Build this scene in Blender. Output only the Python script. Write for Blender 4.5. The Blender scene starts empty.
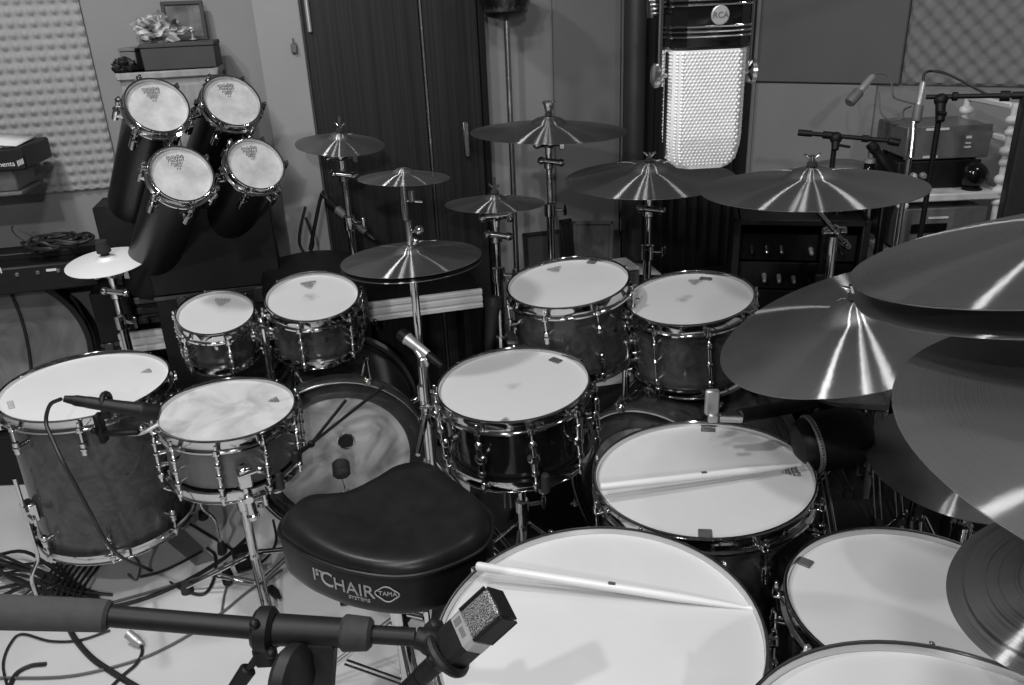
import bpy, bmesh, math, random
from mathutils import Vector, Matrix, Quaternion
random.seed(7)
PI = math.pi
V = Vector
COL = bpy.context.scene.collection
SC = bpy.context.scene

# ------------------------------------------------------------------ camera
FPX, PITCH, ROLL, CAMZ = 796.0, math.radians(22.6), math.radians(2.6), 1.5
CAM = V((0, 0, CAMZ))
fw = V((0, math.cos(PITCH), -math.sin(PITCH)))
u0 = V((0, math.sin(PITCH), math.cos(PITCH)))
r0 = V((1, 0, 0))
up = u0 * math.cos(ROLL) + r0 * math.sin(ROLL)
rt = r0 * math.cos(ROLL) - u0 * math.sin(ROLL)
def ray(x, y): return fw + rt * ((x - 512) / FPX) - up * ((y - 342.5) / FPX)
def at(x, y, d): return CAM + ray(x, y) * d
def atz(x, y, z):
    d = ray(x, y); return CAM + d * ((z - CAMZ) / d.z)
def onp(x, y, P, n):
    d = ray(x, y); return CAM + d * ((V(P) - CAM).dot(n) / d.dot(n))
cd = bpy.data.cameras.new('camera'); cam = bpy.data.objects.new('camera', cd); COL.objects.link(cam)
cd.sensor_width = 36.0; cd.lens = FPX / 1024 * 36; cd.clip_start = 0.02
cam.matrix_world = Matrix(((rt.x, up.x, -fw.x, 0), (rt.y, up.y, -fw.y, 0), (rt.z, up.z, -fw.z, CAMZ), (0, 0, 0, 1)))
SC.camera = cam

# ------------------------------------------------------------------ materials
MATS = {}
def base_mat(name, g, rough=.5, metal=0.0, **kw):
    m = bpy.data.materials.new(name); m.use_nodes = True
    b = m.node_tree.nodes['Principled BSDF']
    b.inputs['Base Color'].default_value = (g, g, g, 1)
    b.inputs['Roughness'].default_value = rough; b.inputs['Metallic'].default_value = metal
    for k, v in kw.items(): b.inputs[k].default_value = v
    MATS[name] = m
    return m, m.node_tree, b
def ramp(nt, fac, stops):
    r = nt.nodes.new('ShaderNodeValToRGB'); e = r.color_ramp.elements
    while len(e) > len(stops): e.remove(e[-1])
    while len(e) < len(stops): e.new(.5)
    for k, (p, g) in enumerate(stops): e[k].position = p; e[k].color = (g, g, g, 1)
    nt.links.new(fac, r.inputs[0]); return r.outputs[0]
def noise(nt, scale, detail=3, rough=.5, coord='Object', sc=(1, 1, 1), dist=0):
    tc = nt.nodes.new('ShaderNodeTexCoord'); mp = nt.nodes.new('ShaderNodeMapping'); mp.inputs['Scale'].default_value = sc
    n = nt.nodes.new('ShaderNodeTexNoise'); n.inputs['Scale'].default_value = scale; n.inputs['Detail'].default_value = detail
    n.inputs['Roughness'].default_value = rough; n.inputs['Distortion'].default_value = dist
    nt.links.new(tc.outputs[coord], mp.inputs[0]); nt.links.new(mp.outputs[0], n.inputs['Vector']); return n.outputs[0]
def bump(nt, b, h, strength, dist=.01):
    n = nt.nodes.new('ShaderNodeBump'); n.inputs['Strength'].default_value = strength; n.inputs['Distance'].default_value = dist
    nt.links.new(h, n.inputs['Height']); nt.links.new(n.outputs[0], b.inputs['Normal'])
def noisy(name, g0, g1, scale, rough=.5, metal=0, sc=(1, 1, 1), dist=0, detail=4, bs=0, lo=.3, hi=.7, **kw):
    m, nt, b = base_mat(name, g0, rough, metal, **kw)
    n = noise(nt, scale, detail, .55, 'Object', sc, dist)
    nt.links.new(ramp(nt, n, [(lo, g0), (hi, g1)]), b.inputs['Base Color'])
    if bs: bump(nt, b, n, bs, .004)
    return m
chrome = base_mat('chrome', .64, .09, 1)[0]
chrome_dull = noisy('worn_chrome', .5, .62, 30, .24, 1)
steel_dark = noisy('dark_steel', .10, .14, 40, .35, 1)
black_metal = noisy('black_metal', .005, .008, 60, .50, **{'Specular IOR Level': .25})
black_plastic = noisy('black_plastic', .006, .010, 80, .5, **{'Specular IOR Level': .3})
black_gloss = base_mat('black_gloss', .006, .14, **{'Specular IOR Level': .35})[0]
rubber = noisy('rubber', .012, .022, 90, .75)
felt = noisy('black_felt', .012, .025, 200, .95, bs=.4)
head_mat = noisy('coated_drumhead', .49, .535, 7, .55, detail=6, bs=.05)
head_lit = noisy('lit_coated_drumhead', .66, .70, 7, .5, detail=6, bs=.05)  # same coated head, paler so its stronger light is in the colour
def smudged(name, g, dark, rad, dx=0, dy=0):
    m, nt, b = base_mat(name, g, .55); L = nt.links.new
    tc = nt.nodes.new('ShaderNodeTexCoord'); sp = nt.nodes.new('ShaderNodeVectorMath'); sp.operation = 'MULTIPLY_ADD'; sp.inputs[1].default_value = (1 / rad, 1 / rad, 0); sp.inputs[2].default_value = (dx, dy, 0)
    ln = nt.nodes.new('ShaderNodeVectorMath'); ln.operation = 'LENGTH'; L(tc.outputs['Object'], sp.inputs[0]); L(sp.outputs[0], ln.inputs[0])
    ad = nt.nodes.new('ShaderNodeMath'); ad.operation = 'MULTIPLY_ADD'; ad.inputs[1].default_value = 1.1; L(noise(nt, 40, 5), ad.inputs[0]); L(ln.outputs['Value'], ad.inputs[2])
    L(ramp(nt, ad.outputs[0], [(.55, dark), (1.45, g)]), b.inputs['Base Color']); return m
head_smudge = smudged('centre_worn_drumhead', .52, .30, .055, .2, .2)
head_smudge_soft = smudged('lightly_worn_drumhead', .51, .38, .045)
head_worn = noisy('worn_coated_drumhead', .40, .58, 9, .55, detail=5, dist=.8, lo=.36, hi=.58)
head_oct = noisy('patchy_drumhead', .33, .46, 22, .5, detail=4, lo=.35, hi=.65)
marble = noisy('marbled_translucent_head', .17, .56, 5.0, .28, dist=1.8, detail=3, lo=.34, hi=.68)
res_head = noisy('resonant_head', .40, .78, 5.5, .4, dist=1.6, detail=3, lo=.36, hi=.66)
ink = base_mat('printed_ink', .07, .6)[0]
ink_soft = base_mat('faded_ink', .17, .6)[0]
tape = noisy('grey_gel_pad', .06, .09, 60, .4)
tape_light = noisy('pale_gel_pad', .40, .46, 60, .5)
wrap = noisy('swirled_grey_lacquer', .028, .066, 16, .24, dist=2.2, detail=6, lo=.32, hi=.70)
wrap2 = noisy('dark_grey_lacquer', .020, .05, 10, .18, dist=2.0, detail=5, lo=.36, hi=.66)
ebony = noisy('black_wood_lacquer', .004, .012, 14, .10, sc=(1, 1, .15))
oct_shell = noisy('satin_black_shell', .006, .010, 12, .36, **{'Specular IOR Level': .3})
snare_shell = noisy('brushed_aluminium_shell', .13, .16, 30, .4, .6, sc=(1, 1, .2))
wood_hoop = noisy('dark_hoop_lacquer', .02, .04, 12, .14)
inner_wood = noisy('drum_inside', .05, .08, 14, .7, sc=(1, 1, .3))
leather = noisy('black_leatherette', .008, .013, 26, .36, bs=.08, **{'Specular IOR Level': .3})
leather_side = noisy('black_vinyl', .006, .009, 50, .34, bs=.05, **{'Specular IOR Level': .25})
thread = base_mat('pale_embroidery', .34, .7)[0]
stick_mat = noisy('pale_maple', .58, .66, 30, .35, sc=(1, 1, .1))
wall_m = noisy('painted_wall', .21, .24, 3, .8, bs=.03)
wall_bright = noisy('pale_painted_wall', .28, .31, 3, .8, bs=.03)
wall_dim = noisy('grey_painted_panel', .21, .24, 3, .75)
wall_dark = noisy('dark_grey_board', .105, .12, 4, .85)
foam_m = noisy('acoustic_foam', .27, .31, 40, .95)
foam_dark = noisy('grey_acoustic_foam', .17, .21, 40, .95)
carpet = noisy('pale_floor', .52, .62, 2.5, .7, detail=6)
door_m = noisy('dark_door_grain', .008, .022, 16, .5, sc=(9, 9, .06), detail=8, lo=.35, hi=.7, **{'Specular IOR Level': .3})
curtain_m = noisy('black_cloth', .004, .008, 60, .95)
white_paint = noisy('white_paint', .62, .68, 10, .45)
cab_wood = noisy('grey_wood', .20, .30, 12, .55, sc=(5, 5, .3), detail=5)
grey_box = noisy('grey_card', .035, .045, 8, .7)
bag_m = noisy('crumpled_plastic', .10, .45, 22, .35, bs=.8, lo=.42, hi=.6)
paper_m = noisy('paper', .55, .7, 6, .8)
silver = noisy('silver_face', .42, .5, 40, .38, .6)
silver_mesh = noisy('silver_mesh', .64, .72, 50, .6, .3)
grille_back = base_mat('grille_shadow_cloth', .02, .9)[0]
grey_dark = noisy('dark_grey_card', .025, .04, 8, .7)
grey_plastic = noisy('grey_plastic', .10, .13, 50, .5)
foam_grip = noisy('grey_foam_grip', .032, .042, 70, .9)
cable_black = base_mat('black_cable', .012, .5)[0]
cable_grey = base_mat('grey_cable', .10, .55)[0]
gel = base_mat('white_lettering', .62, .6)[0]
glassy, nt_, b_ = base_mat('clear_film', .9, .08)
mx = nt_.nodes.new('ShaderNodeMixShader'); tr = nt_.nodes.new('ShaderNodeBsdfTransparent'); mx.inputs[0].default_value = .06
out_ = [n for n in nt_.nodes if n.type == 'OUTPUT_MATERIAL'][0]
nt_.links.new(tr.outputs[0], mx.inputs[1]); nt_.links.new(b_.outputs[0], mx.inputs[2]); nt_.links.new(mx.outputs[0], out_.inputs[0])
tinted_glass = base_mat('smoked_glass', .03, .05)[0]
def grille_mat():
    m, nt, b = base_mat('fine_wire_mesh', .5, .4, .7)
    tc = nt.nodes.new('ShaderNodeTexCoord'); v = nt.nodes.new('ShaderNodeTexVoronoi'); v.inputs['Scale'].default_value = 900
    nt.links.new(tc.outputs['Object'], v.inputs['Vector'])
    nt.links.new(ramp(nt, v.outputs['Distance'], [(.15, .55), (.6, .04)]), b.inputs['Base Color'])
    bump(nt, b, v.outputs['Distance'], .5, .001); return m
fine_mesh = grille_mat()
def cymbal_mat(name, g0, g1, rough, streak=.4, groove=900, base=.55):
    """lathed bronze: a dull metal body plus the thin radial glint of its concentric grooves"""
    m, nt, b = base_mat(name, g0, base, 1); L = nt.links.new
    tc = nt.nodes.new('ShaderNodeTexCoord'); sx = nt.nodes.new('ShaderNodeSeparateXYZ'); cx = nt.nodes.new('ShaderNodeCombineXYZ')
    ln = nt.nodes.new('ShaderNodeVectorMath'); ln.operation = 'LENGTH'
    L(tc.outputs['Object'], sx.inputs[0]); L(sx.outputs[0], cx.inputs[0]); L(sx.outputs[1], cx.inputs[1]); L(cx.outputs[0], ln.inputs[0])
    n = nt.nodes.new('ShaderNodeTexNoise'); n.noise_dimensions = '1D'; n.inputs['Scale'].default_value = groove; n.inputs['Detail'].default_value = 3
    L(ln.outputs['Value'], n.inputs['W'])
    n2 = noise(nt, 9, 3); mixn = nt.nodes.new('ShaderNodeMath'); mixn.operation = 'ADD'; L(n.outputs[0], mixn.inputs[0]); L(n2, mixn.inputs[1])
    col = ramp(nt, mixn.outputs[0], [(.7, g0), (1.3, g1)]); L(col, b.inputs['Base Color'])
    bp = nt.nodes.new('ShaderNodeBump'); bp.inputs['Strength'].default_value = .10; bp.inputs['Distance'].default_value = .002; L(noise(nt, 45, 2), bp.inputs['Height'])
    tg = nt.nodes.new('ShaderNodeTangent'); tg.direction_type = 'RADIAL'; tg.axis = 'Z'
    gl = nt.nodes.new('ShaderNodeBsdfAnisotropic') if hasattr(bpy.types, 'ShaderNodeBsdfAnisotropic') else nt.nodes.new('ShaderNodeBsdfGlossy')
    gl.inputs['Color'].default_value = (.75, .75, .75, 1); gl.inputs['Roughness'].default_value = rough; gl.inputs['Anisotropy'].default_value = .86
    L(tg.outputs[0], gl.inputs['Tangent']); L(bp.outputs[0], gl.inputs['Normal'])
    mx = nt.nodes.new('ShaderNodeMixShader'); mx.inputs[0].default_value = streak; L(b.outputs[0], mx.inputs[1]); L(gl.outputs[0], mx.inputs[2])
    out = [q for q in nt.nodes if q.type == 'OUTPUT_MATERIAL'][0]; L(mx.outputs[0], out.inputs[0])
    return m
cym_dark = cymbal_mat('dark_lathed_bronze', .09, .15, .25, .22)
cym_mid = cymbal_mat('lathed_bronze', .15, .20, .25, .24)
cym_reflect = base_mat('bronze_painted_reflection', .95, .5, .3)[0]  # pale, mostly diffuse colour stands in for a bright reflection
cym_raw = cymbal_mat('hammered_bronze', .05, .13, .30, .18, 300)

# ------------------------------------------------------------------ mesh builder
class MB:
    def __init__(s): s.v = []; s.f = []
    def add(s, vs, fs, M=None):
        o = len(s.v)
        s.v += [tuple((M @ V(p)) if M is not None else p) for p in vs]
        s.f += [tuple(i + o for i in q) for q in fs]; return s
    def lathe(s, prof, seg=48, M=None, close=False):
        vs = []; fs = []; idx = []
        for (r, z) in prof:
            if r < 1e-7: idx.append([len(vs)]); vs.append((0, 0, z))
            else:
                idx.append(list(range(len(vs), len(vs) + seg)))
                vs += [(r * math.cos(2 * PI * k / seg), r * math.sin(2 * PI * k / seg), z) for k in range(seg)]
        pr = list(zip(idx, idx[1:])) + ([(idx[-1], idx[0])] if close else [])
        for a, b in pr:
            for k in range(seg):
                k2 = (k + 1) % seg
                if len(a) == 1 and len(b) == 1: break
                if len(a) == 1: fs.append((a[0], b[k2], b[k]))
                elif len(b) == 1: fs.append((a[k], a[k2], b[0]))
                else: fs.append((a[k], a[k2], b[k2], b[k]))
        return s.add(vs, fs, M)
    def cyl(s, p0, p1, ra, rb=None, seg=14, caps=True, bev=0):
        p0 = V(p0); p1 = V(p1); rb = ra if rb is None else rb; L = (p1 - p0).length
        if L < 1e-6: return s
        q = V((0, 0, 1)).rotation_difference((p1 - p0).normalized()); M = Matrix.Translation(p0) @ q.to_matrix().to_4x4()
        if bev: prof = [(0, 0), (ra - bev, 0), (ra, bev), (rb, L - bev), (rb - bev, L), (0, L)]
        elif caps: prof = [(0, 0), (ra, 0), (rb, L), (0, L)]
        else: prof = [(ra, 0), (rb, L)]
        return s.lathe(prof, seg, M)
    def turned(s, p0, p1, prof, seg=20):
        p0 = V(p0); p1 = V(p1); L = (p1 - p0).length
        q = V((0, 0, 1)).rotation_difference((p1 - p0).normalized()); M = Matrix.Translation(p0) @ q.to_matrix().to_4x4()
        return s.lathe([(r, t * L) for (t, r) in prof], seg, M)
    def tube(s, pts, r, seg=8, n=6, spline=True):
        pts = [V(p) for p in pts]
        if spline and len(pts) > 2:
            P = [pts[0] * 2 - pts[1]] + pts + [pts[-1] * 2 - pts[-2]]; out = []
            for i in range(1, len(P) - 2):
                a, b, c, d = P[i - 1:i + 3]
                for k in range(n):
                    t = k / n
                    out.append(.5 * (2 * b + (c - a) * t + (2 * a - 5 * b + 4 * c - d) * t * t + (3 * b - a - 3 * c + d) * t ** 3))
            pts = out + [P[-2]]
        pts = [p for i, p in enumerate(pts) if i == 0 or (p - pts[i - 1]).length > 1e-5]
        vs = []; fs = []; nrm = None; N = len(pts)
        for i, p in enumerate(pts):
            t = (pts[min(i + 1, N - 1)] - pts[max(i - 1, 0)]).normalized()
            if nrm is None: nrm = t.orthogonal().normalized()
            else: nrm = (nrm - t * nrm.dot(t)).normalized()
            b = t.cross(nrm)
            vs += [tuple(p + (nrm * math.cos(2 * PI * k / seg) + b * math.sin(2 * PI * k / seg)) * r) for k in range(seg)]
        for i in range(N - 1):
            for k in range(seg): fs.append((i * seg + k, i * seg + (k + 1) % seg, (i + 1) * seg + (k + 1) % seg, (i + 1) * seg + k))
        fs.append(tuple(range(seg))[::-1]); fs.append(tuple(range((N - 1) * seg, N * seg)))
        return s.add(vs, fs)
    def box(s, c, size, bev=.003, M=None, seg=1):
        bm = bmesh.new(); bmesh.ops.create_cube(bm, size=1)
        for v in bm.verts: v.co = V((v.co.x * size[0], v.co.y * size[1], v.co.z * size[2]))
        if bev: bmesh.ops.bevel(bm, geom=list(bm.edges), offset=min(bev, min(size) * .45), segments=seg, affect='EDGES')
        T = Matrix.Translation(V(c)); T = (M @ T) if M is not None else T
        bm.verts.index_update()
        s.add([tuple(v.co) for v in bm.verts], [tuple(v.index for v in f.verts) for f in bm.faces], T); bm.free(); return s
    def sph(s, c, r, sc=(1, 1, 1), seg=18, M=None):
        prof = [(r * math.sin(PI * k / 10), -r * math.cos(PI * k / 10)) for k in range(11)]; prof[0] = (0, -r); prof[-1] = (0, r)
        T = Matrix.Translation(V(c)) @ Matrix.Diagonal((*sc, 1)); T = (M @ T) if M is not None else T
        return s.lathe(prof, seg, T)
    def torus(s, c, R, r, M=None, seg=32, ring=8):
        T = Matrix.Translation(V(c)); T = (T @ M) if M is not None else T
        return s.lathe([(R + r * math.cos(2 * PI * k / ring), r * math.sin(2 * PI * k / ring)) for k in range(ring)], seg, T, close=True)
    def prism(s, out, z0, z1, bev=0, M=None):
        n = len(out); cx = sum(p[0] for p in out) / n; cy = sum(p[1] for p in out) / n
        def ins(d):
            res = []
            for p in out:
                l = math.hypot(p[0] - cx, p[1] - cy); k = max(0, 1 - d / l); res.append((cx + (p[0] - cx) * k, cy + (p[1] - cy) * k))
            return res
        L = [(ins(bev), z0), (out, z0 + bev), (out, z1 - bev), (ins(bev), z1)] if bev else [(out, z0), (out, z1)]
        vs = [(x, y, z) for ring, z in L for x, y in ring]; fs = []
        for j in range(len(L) - 1):
            for k in range(n): fs.append((j * n + k, j * n + (k + 1) % n, (j + 1) * n + (k + 1) % n, (j + 1) * n + k))
        fs.append(tuple(range(n))[::-1]); fs.append(tuple(range((len(L) - 1) * n, len(L) * n)))
        return s.add(vs, fs, M)
    def build(s, name, mat, parent=None, smooth=40, loc=None):
        me = bpy.data.meshes.new(name); me.from_pydata(s.v, [], s.f)
        bm = bmesh.new(); bm.from_mesh(me); bmesh.ops.recalc_face_normals(bm, faces=bm.faces); bm.to_mesh(me); bm.free()
        me.polygons.foreach_set('use_smooth', [True] * len(me.polygons)); me.set_sharp_from_angle(angle=math.radians(smooth))
        me.materials.append(mat); o = bpy.data.objects.new(name, me); COL.objects.link(o)
        if parent is not None: o.parent = parent
        if loc is not None: o.location = loc
        return o
def tag(o, label, cat, group=None):
    o['label'] = label; o['category'] = cat
    if group: o['group'] = group
    return o
def struct(o, label=None):
    o['kind'] = 'structure'
    if label: o['label'] = label
    return o
def thing(name, label, cat, loc=(0, 0, 0), rot=None, group=None):
    o = bpy.data.objects.new(name, None); COL.objects.link(o); o.location = loc; o.empty_display_size = .05
    if rot is not None: o.rotation_mode = 'QUATERNION'; o.rotation_quaternion = rot
    return tag(o, label, cat, group)
def share(o, name=None, parent=None, rotz=0, loc=None):
    c = o.copy(); COL.objects.link(c)
    if parent is not None: c.parent = parent
    c.rotation_euler = (0, 0, rotz)
    if loc is not None: c.location = loc
    return c
def zto(n, spin=0):
    n = V(n).normalized(); return V((0, 0, 1)).rotation_difference(n) @ Quaternion((0, 0, 1), spin)
def text_mb(s, size, depth=.001, align='CENTER'):
    cu = bpy.data.curves.new('t', 'FONT'); cu.body = s; cu.size = size; cu.extrude = depth; cu.align_x = align; cu.align_y = 'CENTER'; cu.resolution_u = 3
    o = bpy.data.objects.new('t', cu); COL.objects.link(o)
    dg = bpy.context.evaluated_depsgraph_get(); me = bpy.data.meshes.new_from_object(o.evaluated_get(dg))
    m = MB(); m.v = [tuple(v.co) for v in me.vertices]; m.f = [tuple(p.vertices) for p in me.polygons]
    bpy.data.objects.remove(o); bpy.data.curves.remove(cu); bpy.data.meshes.remove(me); return m
def place_text(s, size, M, name, mat, parent, depth=.001, align='CENTER', warp=None):
    t = text_mb(s, size, depth, align)
    t.v = [tuple(M @ V(p)) if warp is None else tuple(warp(V(p))) for p in t.v]
    return t.build(name, mat, parent, 30)
exec_order = []

# ------------------------------------------------------------------ the room
WA = math.radians(14); WP = V((-.52, 3.05, 0)); WT = V((math.cos(WA), math.sin(WA), 0)); WN = V((math.sin(WA), -math.cos(WA), 0))
WM = Matrix(((WT.x, -WN.x, 0, WP.x), (WT.y, -WN.y, 0, WP.y), (0, 0, 1, 0), (0, 0, 0, 1)))      # local x along the wall, y into it, z up
W2A = math.radians(-41); W2P = WP + WT * 1.60; W2T = V((math.cos(W2A), math.sin(W2A), 0)); W2N = V((math.sin(W2A), -math.cos(W2A), 0))
W2M = Matrix(((W2T.x, -W2N.x, 0, W2P.x), (W2T.y, -W2N.y, 0, W2P.y), (0, 0, 1, 0), (0, 0, 0, 1)))
def onwall(x, y, off=0):  # s, z on the back wall (off: metres in front of it)
    q = onp(x, y, WP + WN * off, WN); return (q - WP).dot(WT), q.z
def onwall2(x, y, off=0):
    q = onp(x, y, W2P + W2N * off, W2N); return (q - W2P).dot(W2T), q.z
def wbuild(mb, name, mat, M, parent=None, smooth=40):
    o = mb.build(name, mat, parent, smooth)
    if parent is None: o.matrix_world = M
    return o
def wbox(mb, s0, s1, y0, y1, z0, z1, bev=.002): return mb.box(((s0 + s1) / 2, (y0 + y1) / 2, (z0 + z1) / 2), (s1 - s0, abs(y1 - y0), z1 - z0), bev)
struct(MB().box((-.1, 1.2, -.03), (7, 7.6, .06), 0).build('floor', carpet), 'pale bare floor under the drum kit')
struct(wbuild(wbox(MB(), -2.6, 1.60, 0, .1, 0, 2.7, 0), 'wall_back', wall_m, WM), 'painted wall behind the drums')
struct(wbuild(wbox(MB(), 0, 3.2, 0, .1, 0, 2.7, 0), 'wall_right', wall_m, W2M), 'angled wall behind the audio gear')
struct(wbuild(wbox(MB(), -.325, -.17, -.03, 0, 0, 2.7, .004), 'trim_2', wall_bright, WM), 'flat pale pier beside the dark door')
struct(wbuild(wbox(MB(), .745, 1.02, -.02, 0, 0, 2.7, .004), 'trim_3', noisy('grey_wall_panel', .135, .155, 3, .8), WM), 'grey wall panel beside the black curtain')
struct(wbuild(wbox(MB(), 1.575, 1.60, -.05, 0, 0, 2.7, .004), 'trim_4', wall_dim, WM), 'narrow grey jamb beside the black curtain')
# double door
door = struct(thing('door_1', 'tall dark double door with vertical grain', 'door'), None); del door['category']
door.matrix_world = WM
for (a, b) in ((-.165, .24), (.247, .452)):
    m = wbox(MB(), a, b, -.045, -.005, .01, 2.35, .006)
    leaf = m.build('leaf', door_m, door)
    for k in range(int((b - a) / .05)):
        pass
wbox(MB(), .452, .475, -.05, 0, 0, 2.4, .003).build('jamb', black_metal, door)
h = MB(); h.cyl((.375, -.045, 1.06), (.375, -.075, 1.06), .006); h.box((.375, -.078, 1.06), (.022, .012, .13), .004); h.build('handle', chrome_dull, door)
h = MB(); h.cyl((-.145, -.055, 1.46), (-.145, -.055, 1.58), .008, bev=.003); h.build('hinge', silver, door)
h = MB(); wbox(h, .2405, .2465, -.05, -.043, .01, 2.35, 0); h.build('edge_strip', chrome_dull, door)
# acoustic foam
def foam_mesh(s0, s1, z0, z1, pitch, amp, diag=False, q=5):
    nx = int((s1 - s0) / pitch * q); nz = int((z1 - z0) / pitch * q); vs = []; fs = []
    for j in range(nz + 1):
        for i in range(nx + 1):
            s = s0 + (s1 - s0) * i / nx; z = z0 + (z1 - z0) * j / nz; a = (s - s0) / pitch; b = (z - z0) / pitch
            if diag: a, b = (a + b) * .7071, (a - b) * .7071
            hgt = amp * (.5 + .5 * math.cos(2 * PI * a)) * (.5 + .5 * math.cos(2 * PI * b)) if not diag else amp * (1 - .5 * abs(math.sin(PI * a)) - .5 * abs(math.sin(PI * b)))
            if i in (0, nx) or j in (0, nz): hgt = 0
            vs.append((s, -.012 - hgt, z))
    for j in range(nz):
        for i in range(nx):
            k = j * (nx + 1) + i; fs.append((k, k + 1, k + nx + 2, k + nx + 1))
    m = MB().add(vs, fs); m.box(((s0 + s1) / 2, -.006, (z0 + z1) / 2), (s1 - s0, .012, z1 - z0), 0); return m
tag(wbuild(foam_mesh(-1.62, -.862, .985, 1.95, .034, .016), 'acoustic_foam_panel', foam_m, WM, smooth=80), 'pale egg-crate acoustic foam panel on the wall above the keyboards', 'acoustic foam')
sA, zA = onwall2(902, 84)
tag(wbuild(foam_mesh(sA, sA + .95, zA, zA + .7, .045, .022, True), 'acoustic_foam_panel', foam_dark, W2M, smooth=50), 'dark grey diamond acoustic foam panel high above the audio gear', 'acoustic foam')
# boards on the angled wall
s1, z1 = onwall2(878, 85)
tag(wbuild(wbox(MB(), .02, sA - .004, -.022, 0, z1 + .005, 2.3, .004), 'wall_board', wall_dark, W2M), 'dark grey sound board fixed high on the angled wall', 'board')
tag(wbuild(wbox(MB(), .02, s1, -.018, 0, .25, z1, .004), 'wall_board', wall_dim, W2M), 'light grey board below the dark sound board', 'board')
# black curtain
cm = MB(); vs = []; fs = []; N = 120
for j in range(3):
    for i in range(N + 1):
        s = 1.015 + .56 * i / N; vs.append((s, -.05 - .018 * math.sin(i * .55) - .008 * math.sin(i * .21 + j), (0.01, 1.2, 2.6)[j]))
for j in range(2):
    for i in range(N): k = j * (N + 1) + i; fs.append((k, k + 1, k + N + 2, k + N + 1))
cm.add(vs, fs); o = wbuild(cm, 'blackout_curtain', curtain_m, WM, smooth=80)
md = o.modifiers.new('thick', 'SOLIDIFY'); md.thickness = .004
tag(o, 'black floor-length curtain hanging behind the cymbals', 'curtain')
pl = MB().cyl((1.055, -.075, 0), (1.055, -.075, 2.6), .042, seg=28)
struct(wbuild(pl, 'trim_5', noisy('dark_grey_pillar', .022, .03, 8, .5), WM), 'dark grey round pillar at the edge of the black curtain')
# wall switch
sw = wbox(MB(), -.217, -.196, -.045, -.03, 1.395, 1.428, .004); sw.cyl((-.2065, -.045, 1.428), (-.2065, -.045, 1.445), .003)
tag(wbuild(sw, 'wall_switch', grey_plastic, WM), 'small grey switch on the pale pier beside the dark door', 'switch')

# ------------------------------------------------------------------ drums
HP = [(-.0068, -.0335), (-.0068, -.002), (-.0055, .0002), (-.0030, .0008), (-.0008, 0), (0, -.002), (-.0008, -.0036), (-.0034, -.0036), (-.0046, -.006), (-.0046, -.024), (-.0034, -.0275), (.004, -.0295), (.0045, -.0335)]
def hoop_mb(R, z): return MB().lathe([(R + r, zz + z) for r, zz in HP], 72, close=True)     # triple-flanged metal hoop, lip at z, skirt below
def hoop_dn(R, z): return MB().lathe([(R + r, z - zz) for r, zz in HP], 72, close=True)
def crest_mb(sz):            # crown-like printed mark: a fan of tiny slanted strokes narrowing to a point
    m = MB(); rr = random.Random(9)
    for row, (y, n, w, h) in enumerate(((.46, 10, .92, .22), (.24, 9, .84, .20), (.04, 7, .60, .16), (-.14, 5, .38, .14), (-.30, 2, .14, .12))):
        for k in range(n):
            x = (k / (n - 1) - .5) * w; a = rr.uniform(-.7, .7); hh = h * rr.uniform(.6, 1.15)
            m.box((0, 0, 0), (.05, hh, .02), 0, Matrix.Translation((x, y + rr.uniform(-.03, .03), 0)) @ Matrix.Rotation(a, 4, 'Z'))
    for k in range(3): m.box((0, 0, 0), (.9 - .3 * k, .025, .02), 0, Matrix.Translation((0, .36 - k * .2, 0)) @ Matrix.Rotation(rr.uniform(-.06, .06), 4, 'Z'))
    m.v = [(x * sz, y * sz, z * sz * .3) for x, y, z in m.v]; return m
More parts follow.
